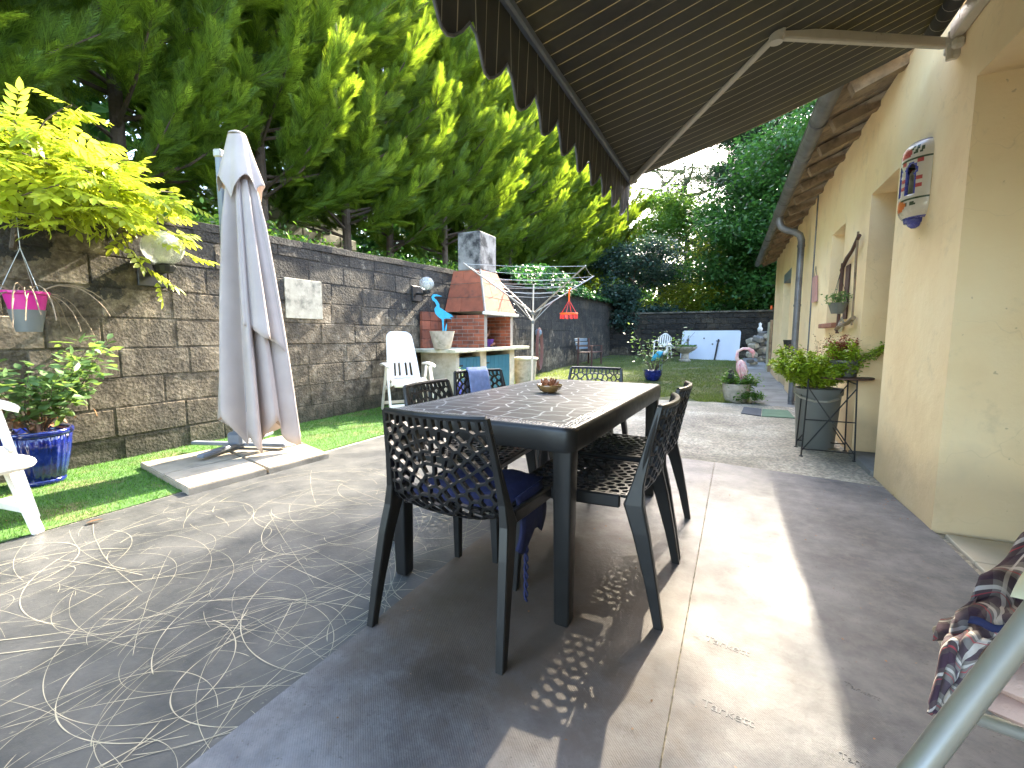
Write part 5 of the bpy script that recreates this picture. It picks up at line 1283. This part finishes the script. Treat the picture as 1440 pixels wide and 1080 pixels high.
# big blue glazed pot with woody plant
bpz = Vector((-4.40,1.36,.008))
bp_ = thing('glazed_pot', bpz, 0, 'big cobalt blue fluted pot standing on turf at the left of the wall', 'plant pot'); bp_.scale = (.80,.80,1.06)
mb = MB(); mb.lathe([(.155,0),(.165,.02),(.16,.035)],n=48); mb.lathe([(.16,.035),(.19,.14),(.215,.25),(.225,.325)], n=96, flute=.022, fn=24); mb.lathe([(.225,.325),(.24,.335),(.245,.35),(.24,.365),(.215,.365),(.205,.34),(.20,.32),(0,.315)],n=48); mb.build('pot', M['glaze'], bp_, smooth=True)
mb = MB(); mb.lathe([(0,.335),(.20,.325)][::-1],n=16); mb.build('soil', M['soil'], bp_)
pl = plant('potted_shrub', bpz+Vector((0,0,.34)), 'leafy rose-like shrub with a stout cut stem in the big blue pot', 'plant', M['rose'], 13, .74, .52, .085, 9, up=1.0, cluster=.045)
mb = MB(); mb.tube([(0,0,-.02),(-.01,0,.07),(-.015,.01,.14)],[.03,.026,.024],9); mb.tube([(.02,.02,0),(.04,.0,.10)],[.02,.018],7); mb.build('cut_stem', mat('pink_bark',(.36,.22,.17),.8,.2,20,.3,60), pl)
p_ = np.array([[rd.gauss(0,.09), rd.gauss(0,.09), abs(rd.gauss(0,.06))+.05] for i in range(60)]); inst('withered_leaves', LEAF_T, LEAF_F, p_, rdir(60), rdir(60), rng.uniform(.04,.07,60), M['dry'], pl)
# purple trough plant by the barbecue
tr = thing('planter', onz(628,520,.30)*1.0, 0, 'navy plant trough with pale seedlings standing before the barbecue', 'planter'); tr.location = (-3.45,5.75,0)
mb = MB(); mb.box((0,0,.28),(.22,.62,.20),bev=.015); mb.box((0,0,.37),(.25,.65,.03),bev=.01); mb.build('trough', M['cerblue'], tr)
mb = MB()
for y in (-.26,.26): mb.box((0,y,.09),(.18,.03,.18))
mb.build('feet', M['woodbrown'], tr)
plant('seedling_plant', Vector((-3.45,5.72,.37)), 'pale thin-stemmed seedlings growing in the navy trough', 'plant', M['rose'], 22, .26, .8, .045, 3, stemr=.002)

# ------------------------------------------------------------------ things on the lawn
bk_ = onz(850,515,.12); bk_.z = gz(bk_.y)
be = thing('bench', (-4.05,13.9,gz(13.9)), R(-90), 'dark weathered wooden bench against the far left wall', 'bench')
mb = MB()
for k in range(4): mb.box((0,-.18+.12*k,.42),(1.25,.10,.025),bev=.004)
mb.build('seat', M['woodbrown'], be); mb = MB()
for k in range(3): mb.box((0,-.27-.03*k,.56+.12*k),(1.25,.022,.09),bev=.004)
mb.build('backrest', M['steelblue'], be)
for x in (-.55,.55):
    for y, h in ((-.24,.85),(.18,.60)): mb = MB(); mb.box((x,y-.0,h/2),(.05,.05,h),bev=.005); mb.build('leg', M['woodbrown'], be)
    mb = MB(); mb.box((x,-.03,.61),(.06,.5,.03),bev=.005); mb.build('armrest', M['woodbrown'], be)
# white monobloc chair
mc = thing('plastic_chair', (-2.42,17.6,gz(17.6)), R(172), 'small white plastic garden chair facing us by the far wall', 'garden chair')
mb = MB(); P = []
for i in range(11):
    t = i/10; P.append([((-1+2*j/18)*(.22+.03*math.sin(t*3)-(.12*max(0,t-.75)*4)**1.0*.9*(abs(-1+2*j/18)>-1)), -.2-.12*t-.03*(1-(-1+2*j/18)**2), .44+.44*t+ .05*(1-(-1+2*j/18)**2)*t) for j in range(19)])
vs_ = [p for r_ in P for p in r_]; fs = [[i*19+j,i*19+j+1,(i+1)*19+j+1,(i+1)*19+j] for i in range(10) for j in range(18) if not (2<=i<=8 and j%3==1)]
mb.add(vs_, fs); o = mb.build('backrest', M['white_plastic'], mc, smooth=True); sm_ = o.modifiers.new('s','SOLIDIFY'); sm_.thickness=.015
mb = MB(); mb.box((0,.0,.43),(.44,.42,.025),bev=.01); mb.build('seat', M['white_plastic'], mc)
for sx in (-1,1):
    mb = MB(); mb.tube([(sx*.24,-.28,.64),(sx*.27,-.05,.66),(sx*.26,.2,.64),(sx*.24,.22,.60)],[.016,.028,.024,.016],6,flat=.5); mb.build('armrest', M['white_plastic'], mc)
    for sy in (-1,1): mb = MB(); mb.tube([(sx*.27,sy*.27,0),(sx*.235,sy*.21,.64 if sy>0 else .44)],[.018,.03],6); mb.build('leg', M['white_plastic'], mc)
# big white panel leaning on the far wall
c0 = onz(955,505,.2); py = 17.55
L0_, R0_ = ony(956,505,17.5), ony(1038,509,17.1)
wp = thing('white_panel', ((L0_.x+R0_.x)/2,17.35,gz(17.3)), math.atan2(R0_.y-L0_.y, R0_.x-L0_.x), 'large white board with rounded corners leaning before the dark far wall', 'board')
W_ = (R0_-L0_).length; Ht = 1.04
poly = [(x, y+Ht/2) for x, y in rrect(W_, Ht, .07)]
mb = MB(); mb.prism(poly, -.015, .015, M=Matrix.Rotation(R(78),4,'X')); mb.build('board', M['panelwhite'], wp)
mb = MB()
for x, z in ((-.45,.5),(-.62,.28),(-.2,.75),(.1,.55)): mb = MB(); mb.box((x,-.02+z*.21,z),(.05,.02,.05),rz=0); mb.build('bracket_mark', M['greyplastic'], wp)
mb = MB(); mb.tube([(.24,-.12,0),(.31,.03,.72)],.028,8); mb.box((.30,.0,.66),(.13,.03,.03)); mb.build('prop_bar', M['black'], wp)
# stone bird bath
fo = thing('bird_bath', (-1.52,16.4,gz(16.4)), 0, 'stone bird bath planted with green, in front of the white board', 'bird bath')
mb = MB(); mb.lathe([(.19,0),(.19,.05),(.13,.09),(.12,.26),(.16,.30),(.30,.38),(.385,.47),(.39,.50),(.36,.50),(.28,.44),(0,.42)], n=26); mb.build('bowl', M['pot_stone'], fo, auto=40)
mb = MB(); mb.tube([(.08,0,.45),(.08,0,.68)],[.05,.025],8); mb.sphere((.08,0,.72),.05,10); mb.tube([(.08,0,.74),(.08,0,.86)],[.02,.006],6); mb.build('finial', M['greyplastic'], fo)
p_ = np.array([[.33*math.sqrt(rd.random())*math.cos(a), .33*math.sqrt(rd.random())*math.sin(a), .47+rd.uniform(0,.06)] for a in [rd.uniform(0,6.28) for i in range(700)]]); inst('moss_plant', LEAF_T, LEAF_F, p_, rdir(700,.5), rdir(700,1), rng.uniform(.03,.06,700), M['plantgreen'], fo)
# blue pot, shrub, blue heron
bq = Vector((-1.64,10.55,gz(10.55)))
o = thing('glazed_pot', bq, 0, 'round cobalt blue pot standing on the lawn edge', 'plant pot')
mb = MB(); mb.lathe([(.12,0),(.16,.05),(.20,.15),(.195,.22),(.21,.24),(.19,.245),(.17,.22),(0,.21)], n=28); mb.build('pot', M['glaze'], o, smooth=True)
plant('potted_shrub', bq+Vector((0,0,.2)), 'spindly leafy shrub growing in the round blue pot on the lawn', 'plant', M['rose'], 11, 1.15, .75, .085, 4, stemr=.011, up=1.0, cluster=.09)
def bird3d(name, loc, rz, label, pts, rad, beak, mt, legs, extra=None, head=.03, mt_head=None, wing=None):
    r_ = thing(name, loc, rz, label, 'garden ornament'); mb = MB(); mb.tube(pts, rad, 10); mb.build('body', mt, r_, smooth=True)
    mb = MB(); mb.tube(beak[0], beak[1], 8); mb.build('neck_and_head', mt_head or mt, r_, smooth=True)
    if wing: mb = MB(); [mb.tube(w_, rr, 8, flat=.4) for w_, rr in wing]; mb.build('wing', mt, r_, smooth=True)
    mb = MB(); [mb.tube(l, .008, 6) for l in legs]; mb.build('leg', M['steelblue'], r_); return r_
bird3d('heron_ornament', bq+Vector((.16,-.02,.15)), 0, 'blue and white heron figure standing in the round blue pot', [(-.20,0,.30),(-.14,0,.36),(-.02,0,.46),(.08,0,.50)],[.012,.055,.08,.035], ([(.05,0,.46),(.10,0,.50),(.14,0,.56),(.12,0,.62),(.15,0,.67),(.19,0,.67),(.28,0,.61)],[.06,.045,.028,.024,.032,.022,.003]), M['heron'], [[(-.02,0,.4),(-.01,0,0)],[(.03,.02,.4),(.03,.02,0)]], mt_head=M['white'])
# stone pot with plants, lantern and flamingo
fp = Vector((.045,8.08,.0))
o = thing('plant_pot', fp, 0, 'cream stone pot overflowing with greenery at the start of the path', 'plant pot')
mb = MB(); mb.lathe([(.15,0),(.18,.06),(.205,.22),(.21,.29),(.195,.29),(.18,.25),(0,.25)], n=26); mb.build('pot', M['pot_stone'], o, auto=40)
plant('trailing_plant', fp+Vector((.05,0,.26)), 'dark green trailing plant spilling from the cream stone pot', 'plant', M['plantgreen'], 26, .26, 1.0, .05, 8, up=.55, stemr=.003, cluster=.04)
plant('trailing_plant', fp+Vector((.20,-.05,.14)), 'green trailing stems hanging down the right side of the cream stone pot', 'plant', M['plantgreen'], 16, .22, .9, .045, 8, up=-.15, stemr=.003, cluster=.035)
o = thing('lantern', fp+Vector((-.09,-.06,.27)), 0, 'small black lantern standing in the cream stone pot', 'lantern')
mb = MB(); mb.box((0,0,.01),(.09,.09,.02)); mb.box((0,0,.19),(.10,.10,.02)); mb.lathe([(.05,.20),(.02,.24),(0,.245)],n=4)
for sx in (-1,1):
    for sy in (-1,1): mb.box((sx*.038,sy*.038,.1),(.01,.01,.17))
mb.build('frame', M['black'], o); mb = MB(); mb.box((0,0,.1),(.06,.06,.15)); mb.build('pane', M['darkglass'], o); mb = MB(); mb.tube([(-.02,0,.245),(0,0,.29),(.02,0,.245)],.004,5); mb.build('handle', M['black'], o)
bird3d('flamingo_ornament', fp+Vector((.06,0,.18)), 0, 'pink flamingo figure with bent neck above the cream stone pot', [(.04,0,.12),(.03,0,.22),(.0,0,.34),(-.02,0,.44),(-.03,0,.49)],[.01,.055,.085,.07,.02],
   ([(-.03,0,.44),(-.08,0,.52),(-.07,0,.62),(0,0,.665),(.08,0,.665),(.13,0,.63),(.155,0,.60),(.15,0,.52)],[.035,.026,.022,.020,.022,.035,.028,.006]), M['pinkbird'], [[(0,0,.2),(-.04,0,0)],[(.03,.02,.2),(.02,.02,0)]], wing=[([(.01,-.06,.46),(.06,-.06,.34),(.08,-.05,.18)],[.02,.06,.008]),([(-.03,-.07,.46),(-.04,-.08,.32),(.02,-.05,.10)],[.02,.06,.008])])
# stack of stone and statue by the house end
st = thing('rubble_pile', (.62,15.2,gz(15.2)), 0, 'mossy grey pile of stones topped by a small white figure near the house end', 'stone pile')
for k in range(15):
    mb = MB(); r0 = rd.uniform(.10,.2); Mx = Matrix.Translation((rd.uniform(-.22,.22),rd.uniform(-.2,.2),.08+.065*k))@Matrix.Rotation(rd.uniform(0,3),4,'Z')@Matrix.Rotation(rd.uniform(-.4,.4),4,'X'); mb.box(None,(r0*1.7,r0*1.2,r0*.9),M=Mx,bev=.03)
    if k < 14: mb.build('stone', M['flue'] if k%2 else M['pot_stone'], st)
    else:
        mb = MB(); mb.lathe([(.06,1.0),(.07,1.1),(.03,1.17),(.045,1.24),(0,1.28)],n=10); mb.build('figure', M['white'], st, smooth=True)
gp = thing('fence_panel', (.80,13.55,.05), 0, 'pale upright fence panel fixed to the far end of the house', 'fence')
mb = MB()
for k in range(5): mb.box((-.02,.05+k*.16,.68),(.03,.155,1.35),bev=.004)
mb.build('boards', M['worktop'], gp); mb = MB(); mb.box((0,-.06,.7),(.06,.06,1.4),bev=.005); mb.build('post', M['wood_old'], gp)

# ------------------------------------------------------------------ by the house wall
gb = thing('waste_bin', (.72,5.10,.0), 0, 'grey tapered plastic bin with a handle slot under the sedum', 'bin')
mb = MB(); mb.lathe([(.148,0),(.155,.02),(.185,.50),(.195,.50),(.20,.515),(.20,.56),(.185,.56),(.175,.5),(0,.48)], n=32); mb.build('body', M['greyplastic'], gb, auto=40)
mb = MB(); mb.tube([(-.19,-.05,.52),(-.15,-.14,.48),(-.05,-.205,.455),(.05,-.2,.455),(.14,-.14,.48)],.012,6); mb.build('handle', M['alu'], gb)
sd_ = plant('sedum_plant', Vector((.66,4.98,.57)), 'big bright green bushy sedum spreading over the grey bin', 'plant', M['sedum'], 130, .40, 1.0, .036, 26, up=.8, stemr=.004, cluster=.020)
ft = thing('folding_table', (0,0,0), 0, 'small round black folding metal table with thin crossed legs', 'table')
tfl, tfr, tbr, tbl = onz(1122,645), onz(1207,652), onz(1197,636), onz(1114,628)
ctr = (tfl+tfr+tbr+tbl)/4
mb = MB()
H = .68; hw = .24; hd = .19; cx, cy = .80, 4.80
F1, F2, B1, B2 = Vector((cx-hw,cy-hd,0)), Vector((cx+.14,cy-hd,0)), Vector((cx-hw,cy+hd,0)), Vector((cx+.14,cy+hd,0))
T1, T2, T3, T4 = F1+Vector((.02,.02,H)), F2+Vector((-.02,.02,H)), B1+Vector((.02,-.02,H)), B2+Vector((-.02,-.02,H))
for a, b in ((F1,T1),(F2,T2),(B1,T3),(B2,T4)): m2 = MB(); m2.tube([a+Vector((0,0,.005)),b],.0065,6); m2.lathe([(.016,0),(.016,.008),(0,.01)],a,10); m2.build('leg', M['black'], ft)
for a, b in ((F1.lerp(T1,.08),F2.lerp(T2,.9)),(F2.lerp(T2,.08),F1.lerp(T1,.9)),(B1.lerp(T3,.08),B2.lerp(T4,.9)),(B2.lerp(T4,.08),B1.lerp(T3,.9)),(F1.lerp(T1,.48),F2.lerp(T2,.48)),(B1.lerp(T3,.1),B2.lerp(T4,.1)),(F1.lerp(T1,.1),F2.lerp(T2,.1)),(F1.lerp(T1,.95),B1.lerp(T3,.95)),(F2.lerp(T2,.95),B2.lerp(T4,.95))): mb.tube([a,b],.0055,5)
mb.build('crossed_bars', M['black'], ft)
mb = MB(); mb.lathe([(.0,H),(.19,H),(.20,H+.004),(.20,H+.014),(.19,H+.014),(0,H+.012)],(cx+.07,cy,0),28); mb.build('tabletop', M['woodbrown'], ft, auto=40)
tp = thing('plant_pot', (.86,4.86,H+.014), 0, 'grey-green plastic pot of red stems standing on the folding table', 'plant pot')
mb = MB(); mb.lathe([(.085,0),(.11,.12),(.118,.125),(.118,.145),(.10,.145),(.095,.12),(0,.11)], n=24); mb.build('pot', M['greyplastic'], tp, auto=40)
plant('sedum_plant', Vector((.82,4.88,H+.13)), 'upright rust red sedum on the folding table', 'plant', M['sedumred'], 30, .22, .28, .022, 12, up=1.0, stemr=.003, cluster=.012, smat='tile')
plant('sedum_plant', Vector((.93,4.80,H+.13)), 'green sedum leaning toward the wall from the pot on the folding table', 'plant', M['sedum'], 16, .26, .7, .03, 16, up=.6, stemr=.004, cluster=.018)
plant('dried_flower_plant', Vector((.70,5.35,H-.05)), 'dark dried flower heads rising behind the bright green sedum', 'plant', M['dry'], 26, .42, .45, .022, 5, up=1.0, stemr=.002, cluster=.012)
for (u, v, k) in ((1152,548,0),):
    pass
hg = thing('hanging_pot', onx(1178,432,.86), 0, 'small green pot of grey herb hanging at the little window', 'hanging pot')
mb = MB(); mb.lathe([(.05,-.06),(.08,.03),(.085,.04),(.07,.04),(0,.03)],n=18); mb.build('pot', M['greyplastic'], hg); mb = MB()
for a in (0,2.1,4.2): mb.tube([(.08*math.cos(a),.08*math.sin(a),.04),(0,0,.32)],.002,4)
mb.build('hanger', M['black'], hg)
p_ = rng.normal(0,.05,(260,3))*np.array([1,1,.6])+np.array([0,0,.08]); inst('herb', LEAF_T, LEAF_F, p_, rdir(260,.4), rdir(260,1), rng.uniform(.02,.035,260), M['rose'], hg)
wd_ = thing('wire_dish', onx(1183,452,.90), 0, 'round wire dish hung low beside the small window', 'wire dish')
mb = MB()
for r0 in (.03,.06,.09,.11): mb.tube([(.01*math.sin(a*2),r0*math.cos(a),r0*math.sin(a)*.45) for a in [2*math.pi*i/24 for i in range(25)]],.0025,4,cap=False)
mb.build('coil', M['alu'], wd_)
sn = thing('window_sign', onx(1181,462,.93), 0, 'small pale yellow card under the window sill', 'card'); mb = MB(); mb.box((0,0,0),(.012,.20,.07),bev=.002); mb.build('card', M['palefabric'], sn)
hpk = thing('wall_pot', onx(1111,484,.80), 0, 'small dark flower pot fixed by the far glazed door', 'plant pot')
mb = MB(); mb.lathe([(.07,-.12),(.10,.05),(.105,.07),(.09,.07),(0,.05)],n=16); mb.build('pot', M['black'], hpk); mb = MB(); mb.box((.05,0,.0),(.08,.02,.02)); mb.build('bracket', M['black'], hpk)
# wooden picture frame of dark branches
fr = thing('branch_frame', (0,0,0), 0, 'open frame of dark knotty branches hanging beside the recessed door', 'wall ornament')
q = [onx(1202,364,.925), onx(1190,391,.93), onx(1193,444,.94), onx(1205,424,.935)]
q = [Vector((.925, 5.62, 1.72)), Vector((.92, 5.02, 1.90)), Vector((.925,5.02,1.20)), Vector((.92,5.62,1.12))]
for a, b, r_, m__ in ((q[0],q[1],.017,'woodbrown'),(q[0],q[3],.016,'woodbrown'),(q[3],q[2],.02,'wood_old'),(q[1],q[2],.009,'wood_old')):
    mb = MB(); d = (b-a); mb.tube([a-d*.08, a+d*.3+Vector((.0,.01,.012)), a+d*.65-Vector((0,.008,.01)), b+d*.08],[r_,r_*1.15,r_*.9,r_],8); mb.build('branch', M[m__], fr)
mb = MB(); mb.box((.945,5.46,1.47),(.012,.16,.52),bev=.003); mb.build('board', M['woodbrown'], fr)
pb = thing('hanging_board', (.905,7.22,1.66), R(.9), 'narrow pink painted board hanging from a string beside the downpipe', 'wall ornament')
mb = MB(); mb.prism([(-.17,-.17),(.13,-.17),(.17,.17),(-.05,.17)], -.012, .012, M=Matrix(((0,0,1,0),(1,0,0,0),(0,1,0,0),(0,0,0,1)))); mb.build('board', M['pinkboard'], pb); mb = MB(); mb.tube([(0,-.05,.17),(0,.05,.30),(0,.12,.17)],.003,4); mb.build('string', M['black'], pb)
oc_ = thing('orange_fitting', (.76,13.2,1.75), 0, 'tiny orange fitting on the far corner of the house', 'wall fitting'); mb = MB(); mb.box((0,0,0),(.05,.05,.09),bev=.01); mb.build('body', M['orange'], oc_)
# ceramic wall sconce
sc = thing('ceramic_sconce', (.985,3.70,1.985), R(.92), 'hand painted half-round ceramic wall lamp with keyhole openings', 'wall lamp')
mb = MB(); Rr = .125; 
def sp_(a, z): 
    k = 1.0 if abs(z) < .15 else math.sqrt(max(0, 1-((abs(z)-.15)/.075)**2))*.55+.45
    return (-Rr*.82*math.sin(a)*k, -Rr*math.cos(a)*k, z)
NA, NZ = 48, 40; keep_ = []
def hole(a, z):
    for c0 in (R(52), R(98), R(144)):
        da = abs(a-c0)*Rr
        if -.085 < z < .095:
            wv = .021 if z < .02 else (.030-abs(z-.052)*.55 if z < .095 else 0)
            if z > .07: wv = max(0,.024-(z-.07)*.9)
            if da < wv: return True
    return False
def rimz(a, z):
    return any(hole(a+da, z+dz) for da in (-.07,0,.07) for dz in (-.008,0,.008)) and not hole(a,z)
vs_ = [sp_(math.pi*i/NA, -.22+.44*j/NZ) for j in range(NZ+1) for i in range(NA+1)]
fs = []; ms = []
for j in range(NZ):
    for i in range(NA):
        a = math.pi*(i+.5)/NA; z = -.22+.44*(j+.5)/NZ
        if hole(a,z): continue
        m__ = 0
        if rimz(a,z): m__ = 1
        elif abs(z) > .205: m__ = 1
        elif ((a-R(78))*.095)**2+((z-.155)*1.5)**2 < .0018: m__ = 2
        elif ((a-R(38))*.08)**2+(z-.165)**2 < .0006 and math.sin(a*26+z*90) > -.2: m__ = 4
        elif ((a-R(88))*.085)**2+((z+.145)*1.3)**2 < .0016: m__ = 3
        elif ((a-R(62))*.12)**2+(z+.145)**2 < .0002 or ((a-R(42))*.12)**2+(z+.145)**2 < .0002: m__ = 4
        elif .112 < abs(z) < .119 or .185<abs(z)<.19: m__ = 4
        elif any(((a-R(c))*.12)**2+(z-zz)**2 < .00020 for c in (30,75,121,165) for zz in (0,-.045,.10)): m__ = 2
        fs.append([j*(NA+1)+i, j*(NA+1)+i+1, (j+1)*(NA+1)+i+1, (j+1)*(NA+1)+i]); ms.append(m__)
b_ = mb.add(vs_, fs); mb.m = ms
o = mb.build('shade', [M['ceramic'],M['cerblue'],M['cerred'],M['cerorange'],M['cergreen']], sc, smooth=True); sm_ = o.modifiers.new('s','SOLIDIFY'); sm_.thickness=.009
mb = MB(); mb.lathe([(.05,-.045),(.055,-.02),(.035,0),(0,.0)][::-1],(-.03,0,-.20),14); mb.lathe([(.012,-.275),(.03,-.26),(.045,-.225),(0,-.22)],(-.03,0,0),14); mb.lathe([(.055,.20),(.045,.225),(.0,.235)],(-.03,0,0),14); mb.build('blue_caps', M['cerblue'], sc, smooth=True)
mb = MB(); mb.lathe([(.022,-.09),(.022,.0),(.028,.03),(.012,.07),(0,.075)],(-.05,0,0),14); mb.build('bulb', M['worktop'], sc, smooth=True)
mb = MB(); mb.box((-.004,0,0),(.008,.2,.34)); mb.build('back_plate', M['black'], sc)

# ------------------------------------------------------------------ tubular chair with cushion and shirt, bottom right
tc = thing('tubular_chair', (0,0,0), 0, 'grey tube-framed folding chair cut off at the lower right corner', 'chair')
mb = MB(); a = dep(1262,1120,.50); b = dep(1450,872,.52); d = (b-a)
mb.tube([a-d*.6, a, b, b+d*.45, b+d*.6+Vector((.08,.05,.02))],.0135,16); mb.build('frame_tube', M['alu'], tc, smooth=True)
mb = MB(); c1 = dep(1370,985,.80); c2 = c1+Vector((.6,-.1,0)); mb.tube([c1+Vector((0,0,-.03)), c2+Vector((0,0,-.03))],.012,12); mb.tube([c1+Vector((.02,0,-.03)),c1+Vector((.04,.28,-.03))],.012,12)
mb.tube([c1+Vector((.3,0,-.03)), Vector((c1.x+.32,c1.y+.15,.012))],.012,12); mb.build('seat_frame', M['alu'], tc, smooth=True)
cs = thing('chair_cushion', (0,0,0), 0, 'folded faded pink cushion on the tubular chair, half under the shirt', 'cushion')
def puffy(mb, O, U, V_, N_, th, n=16, e=4, wob=.06):
    P = []; Q = []
    for i in range(n+1):
        r1 = []; r2_ = []
        for j in range(n+1):
            s_, t = -1+2*i/n, -1+2*j/n; s2 = s_*(1-.03*t*t); h = th*((1-abs(s_)**e)*(1-abs(t)**e))**.45*(1+wob*math.sin(s_*5+t*3)); p = O+U*(s2*.5+.5)+V_*(t*.5+.5)
            r1.append(p+N_*h); r2_.append(p-N_*h)
        P.append(r1); Q.append(r2_[::-1])
    mb.grid(P); mb.grid(Q)
O = dep(1352,948,.745); U = Vector((.50,-.20,.0)); V_ = Vector((.07,.17,.0)); N_ = Vector((0,0,1))
mb = MB(); puffy(mb, O, U, V_, N_, .026); puffy(mb, O+Vector((.0,.004,-.043)), U, V_, N_, .022); mb.build('pad', M['cushion'], cs, smooth=True)
# plaid shirt: crumpled cloth lying over the cushion and hanging over its end
sh = MB(); P = []; UV = []
nu, nv = 56, 70
Lp = [dep(1448,748,1.04), dep(1405,795,.94), dep(1372,832,.87), dep(1345,866,.81), dep(1330,905,.765), dep(1318,950,.755), dep(1303,1002,.745)]
Rp = [dep(1530,800,.98), dep(1520,850,.88), dep(1490,885,.80), dep(1440,903,.745), dep(1380,912,.725), dep(1366,960,.725), dep(1356,1010,.725)]
def cr(ps, t):
    t = t*(len(ps)-1); i = min(int(t), len(ps)-2); f = t-i; g_ = lambda k: ps[max(0,min(len(ps)-1,k))]
    p0, p1, p2, p3 = g_(i-1), g_(i), g_(i+1), g_(i+2)
    return .5*((2*p1)+(p2-p0)*f+(2*p0-5*p1+4*p2-p3)*f*f+(3*p1-p0-3*p2+p3)*f**3)
for i in range(nv+1):
    t = i/nv; a = cr(Lp, t); b = cr(Rp, t); row = []
    for j in range(nu+1):
        s_ = j/nu; p = a.lerp(b, s_); w0 = (b-a).length
        fold = .010*math.sin(t*26+s_*4+1.5*math.sin(s_*5))*(1 if t < .62 else .25)+.009*math.sin(s_*w0*75+t*5)+.006*math.sin(s_*9-t*17)+.016*mnoise.noise(Vector((s_*5,t*9,3)))
        bul = .022*math.sin(math.pi*min(1,s_*1.0))*(1 if t < .7 else .4)
        p = p + Vector((-.25,-.45,.85)).normalized()*(fold*.9+bul)
        row.append(p); UV.append((s_*w0*1.25+.02*math.sin(t*9), t*.55+.03*math.sin(s_*6)))
    P.append(row)
sh.grid(P); so_ = sh.build('plaid_shirt', M['plaid'], smooth=True)
uvl = so_.data.uv_layers.new(name='UVMap'); 
for lp in so_.data.loops: uvl.data[lp.index].uv = UV[lp.vertex_index]
sm_ = so_.modifiers.new('s','SOLIDIFY'); sm_.thickness=.004
tag(so_, 'crumpled purple and cream plaid shirt thrown over the tubular chair', 'shirt')
sv = MB(); P = []
sp0 = [dep(1372,856,.84), dep(1345,868,.83), dep(1318,884,.84)]
sv.grid([[sp0[0]+(sp0[2]-sp0[0])*(i/12)+Vector((0,.0,-.012*math.sin(i/12*3)))+Vector((.3*math.cos(a)*.06,.7*math.cos(a)*.055,math.sin(a)*.016*(1.3-.5*i/12))) for a in [2*math.pi*k/12 for k in range(12)]] for i in range(13)], closed=True)
sl_ = sv.build('cuff_sleeve', M['woodbrown'] if False else M['plaid'], so_, smooth=True); uvl = sl_.data.uv_layers.new(name='UVMap')
for lp in sl_.data.loops: uvl.data[lp.index].uv = (sl_.data.vertices[lp.vertex_index].co.x*1.2, sl_.data.vertices[lp.vertex_index].co.y*1.3)
pc = thing('cloth_bundle', (0,0,0), 0, 'pale yellow folded cloth lying on the plaid shirt at the right edge', 'cloth')
mb = MB(); puffy(mb, dep(1416,838,.775), Vector((.22,-.10,.03)), Vector((.06,.07,.06)), Vector((-.3,-.5,.8)), .018, wob=.2); mb.build('cloth', M['palefabric'], pc, smooth=True)
nb_ = thing('navy_strap', (0,0,0), 0, 'short navy cloth strap lying across the plaid shirt', 'strap')
mb = MB(); P = []
for i in range(12):
    p = dep(1363+i*8.5, 871+i*2.4+3*math.sin(i*.8), .765-.005*i); P.append([p+Vector((0,0,.005*math.sin(i)))+Vector((.004,.004,.012))*k for k in (-.5,0,.5)])
mb.grid(P); o = mb.build('strap', M['navy'], nb_, smooth=True); sm_ = o.modifiers.new('s','SOLIDIFY'); sm_.thickness=.004
# ------------------------------------------------------------------ litter
lf = onz(120,736,.012); o = thing('fallen_leaf', lf, 1.0, 'curled orange-brown fallen leaf on the dark floor covering at left', 'leaf')
np_o = inst('blade', LEAF_T, LEAF_F, np.zeros((1,3)), np.array([[1,.2,.15]]), np.array([[0,.2,1]]), np.array([.075]), M['dry'], o)
n = 900; p = np.concatenate([np.stack([rng.uniform(-4.6,-3.35,260), rng.uniform(.5,8.5,260), np.full(260,.02)],1), np.stack([rng.normal(.9,.06,300), rng.uniform(3.2,6,300), np.full(300,.014)],1), np.stack([rng.uniform(.2,.95,250), rng.normal(5.0,.5,250), np.full(250,.006)],1), np.stack([rng.uniform(-1.1,.9,160), rng.uniform(.8,4,160), np.full(160,.0155)],1), np.stack([rng.uniform(-3.2,1,190), rng.uniform(4.1,8.2,190), np.full(190,.008)],1)]); n = len(p)
d = rdir(n,0,.1); tag(inst('leaf_litter', QUAD_T, QUAD_F, p, d, rdir(n,2,.2), rng.uniform(.004,.013,n), M['dry']), kind='stuff')
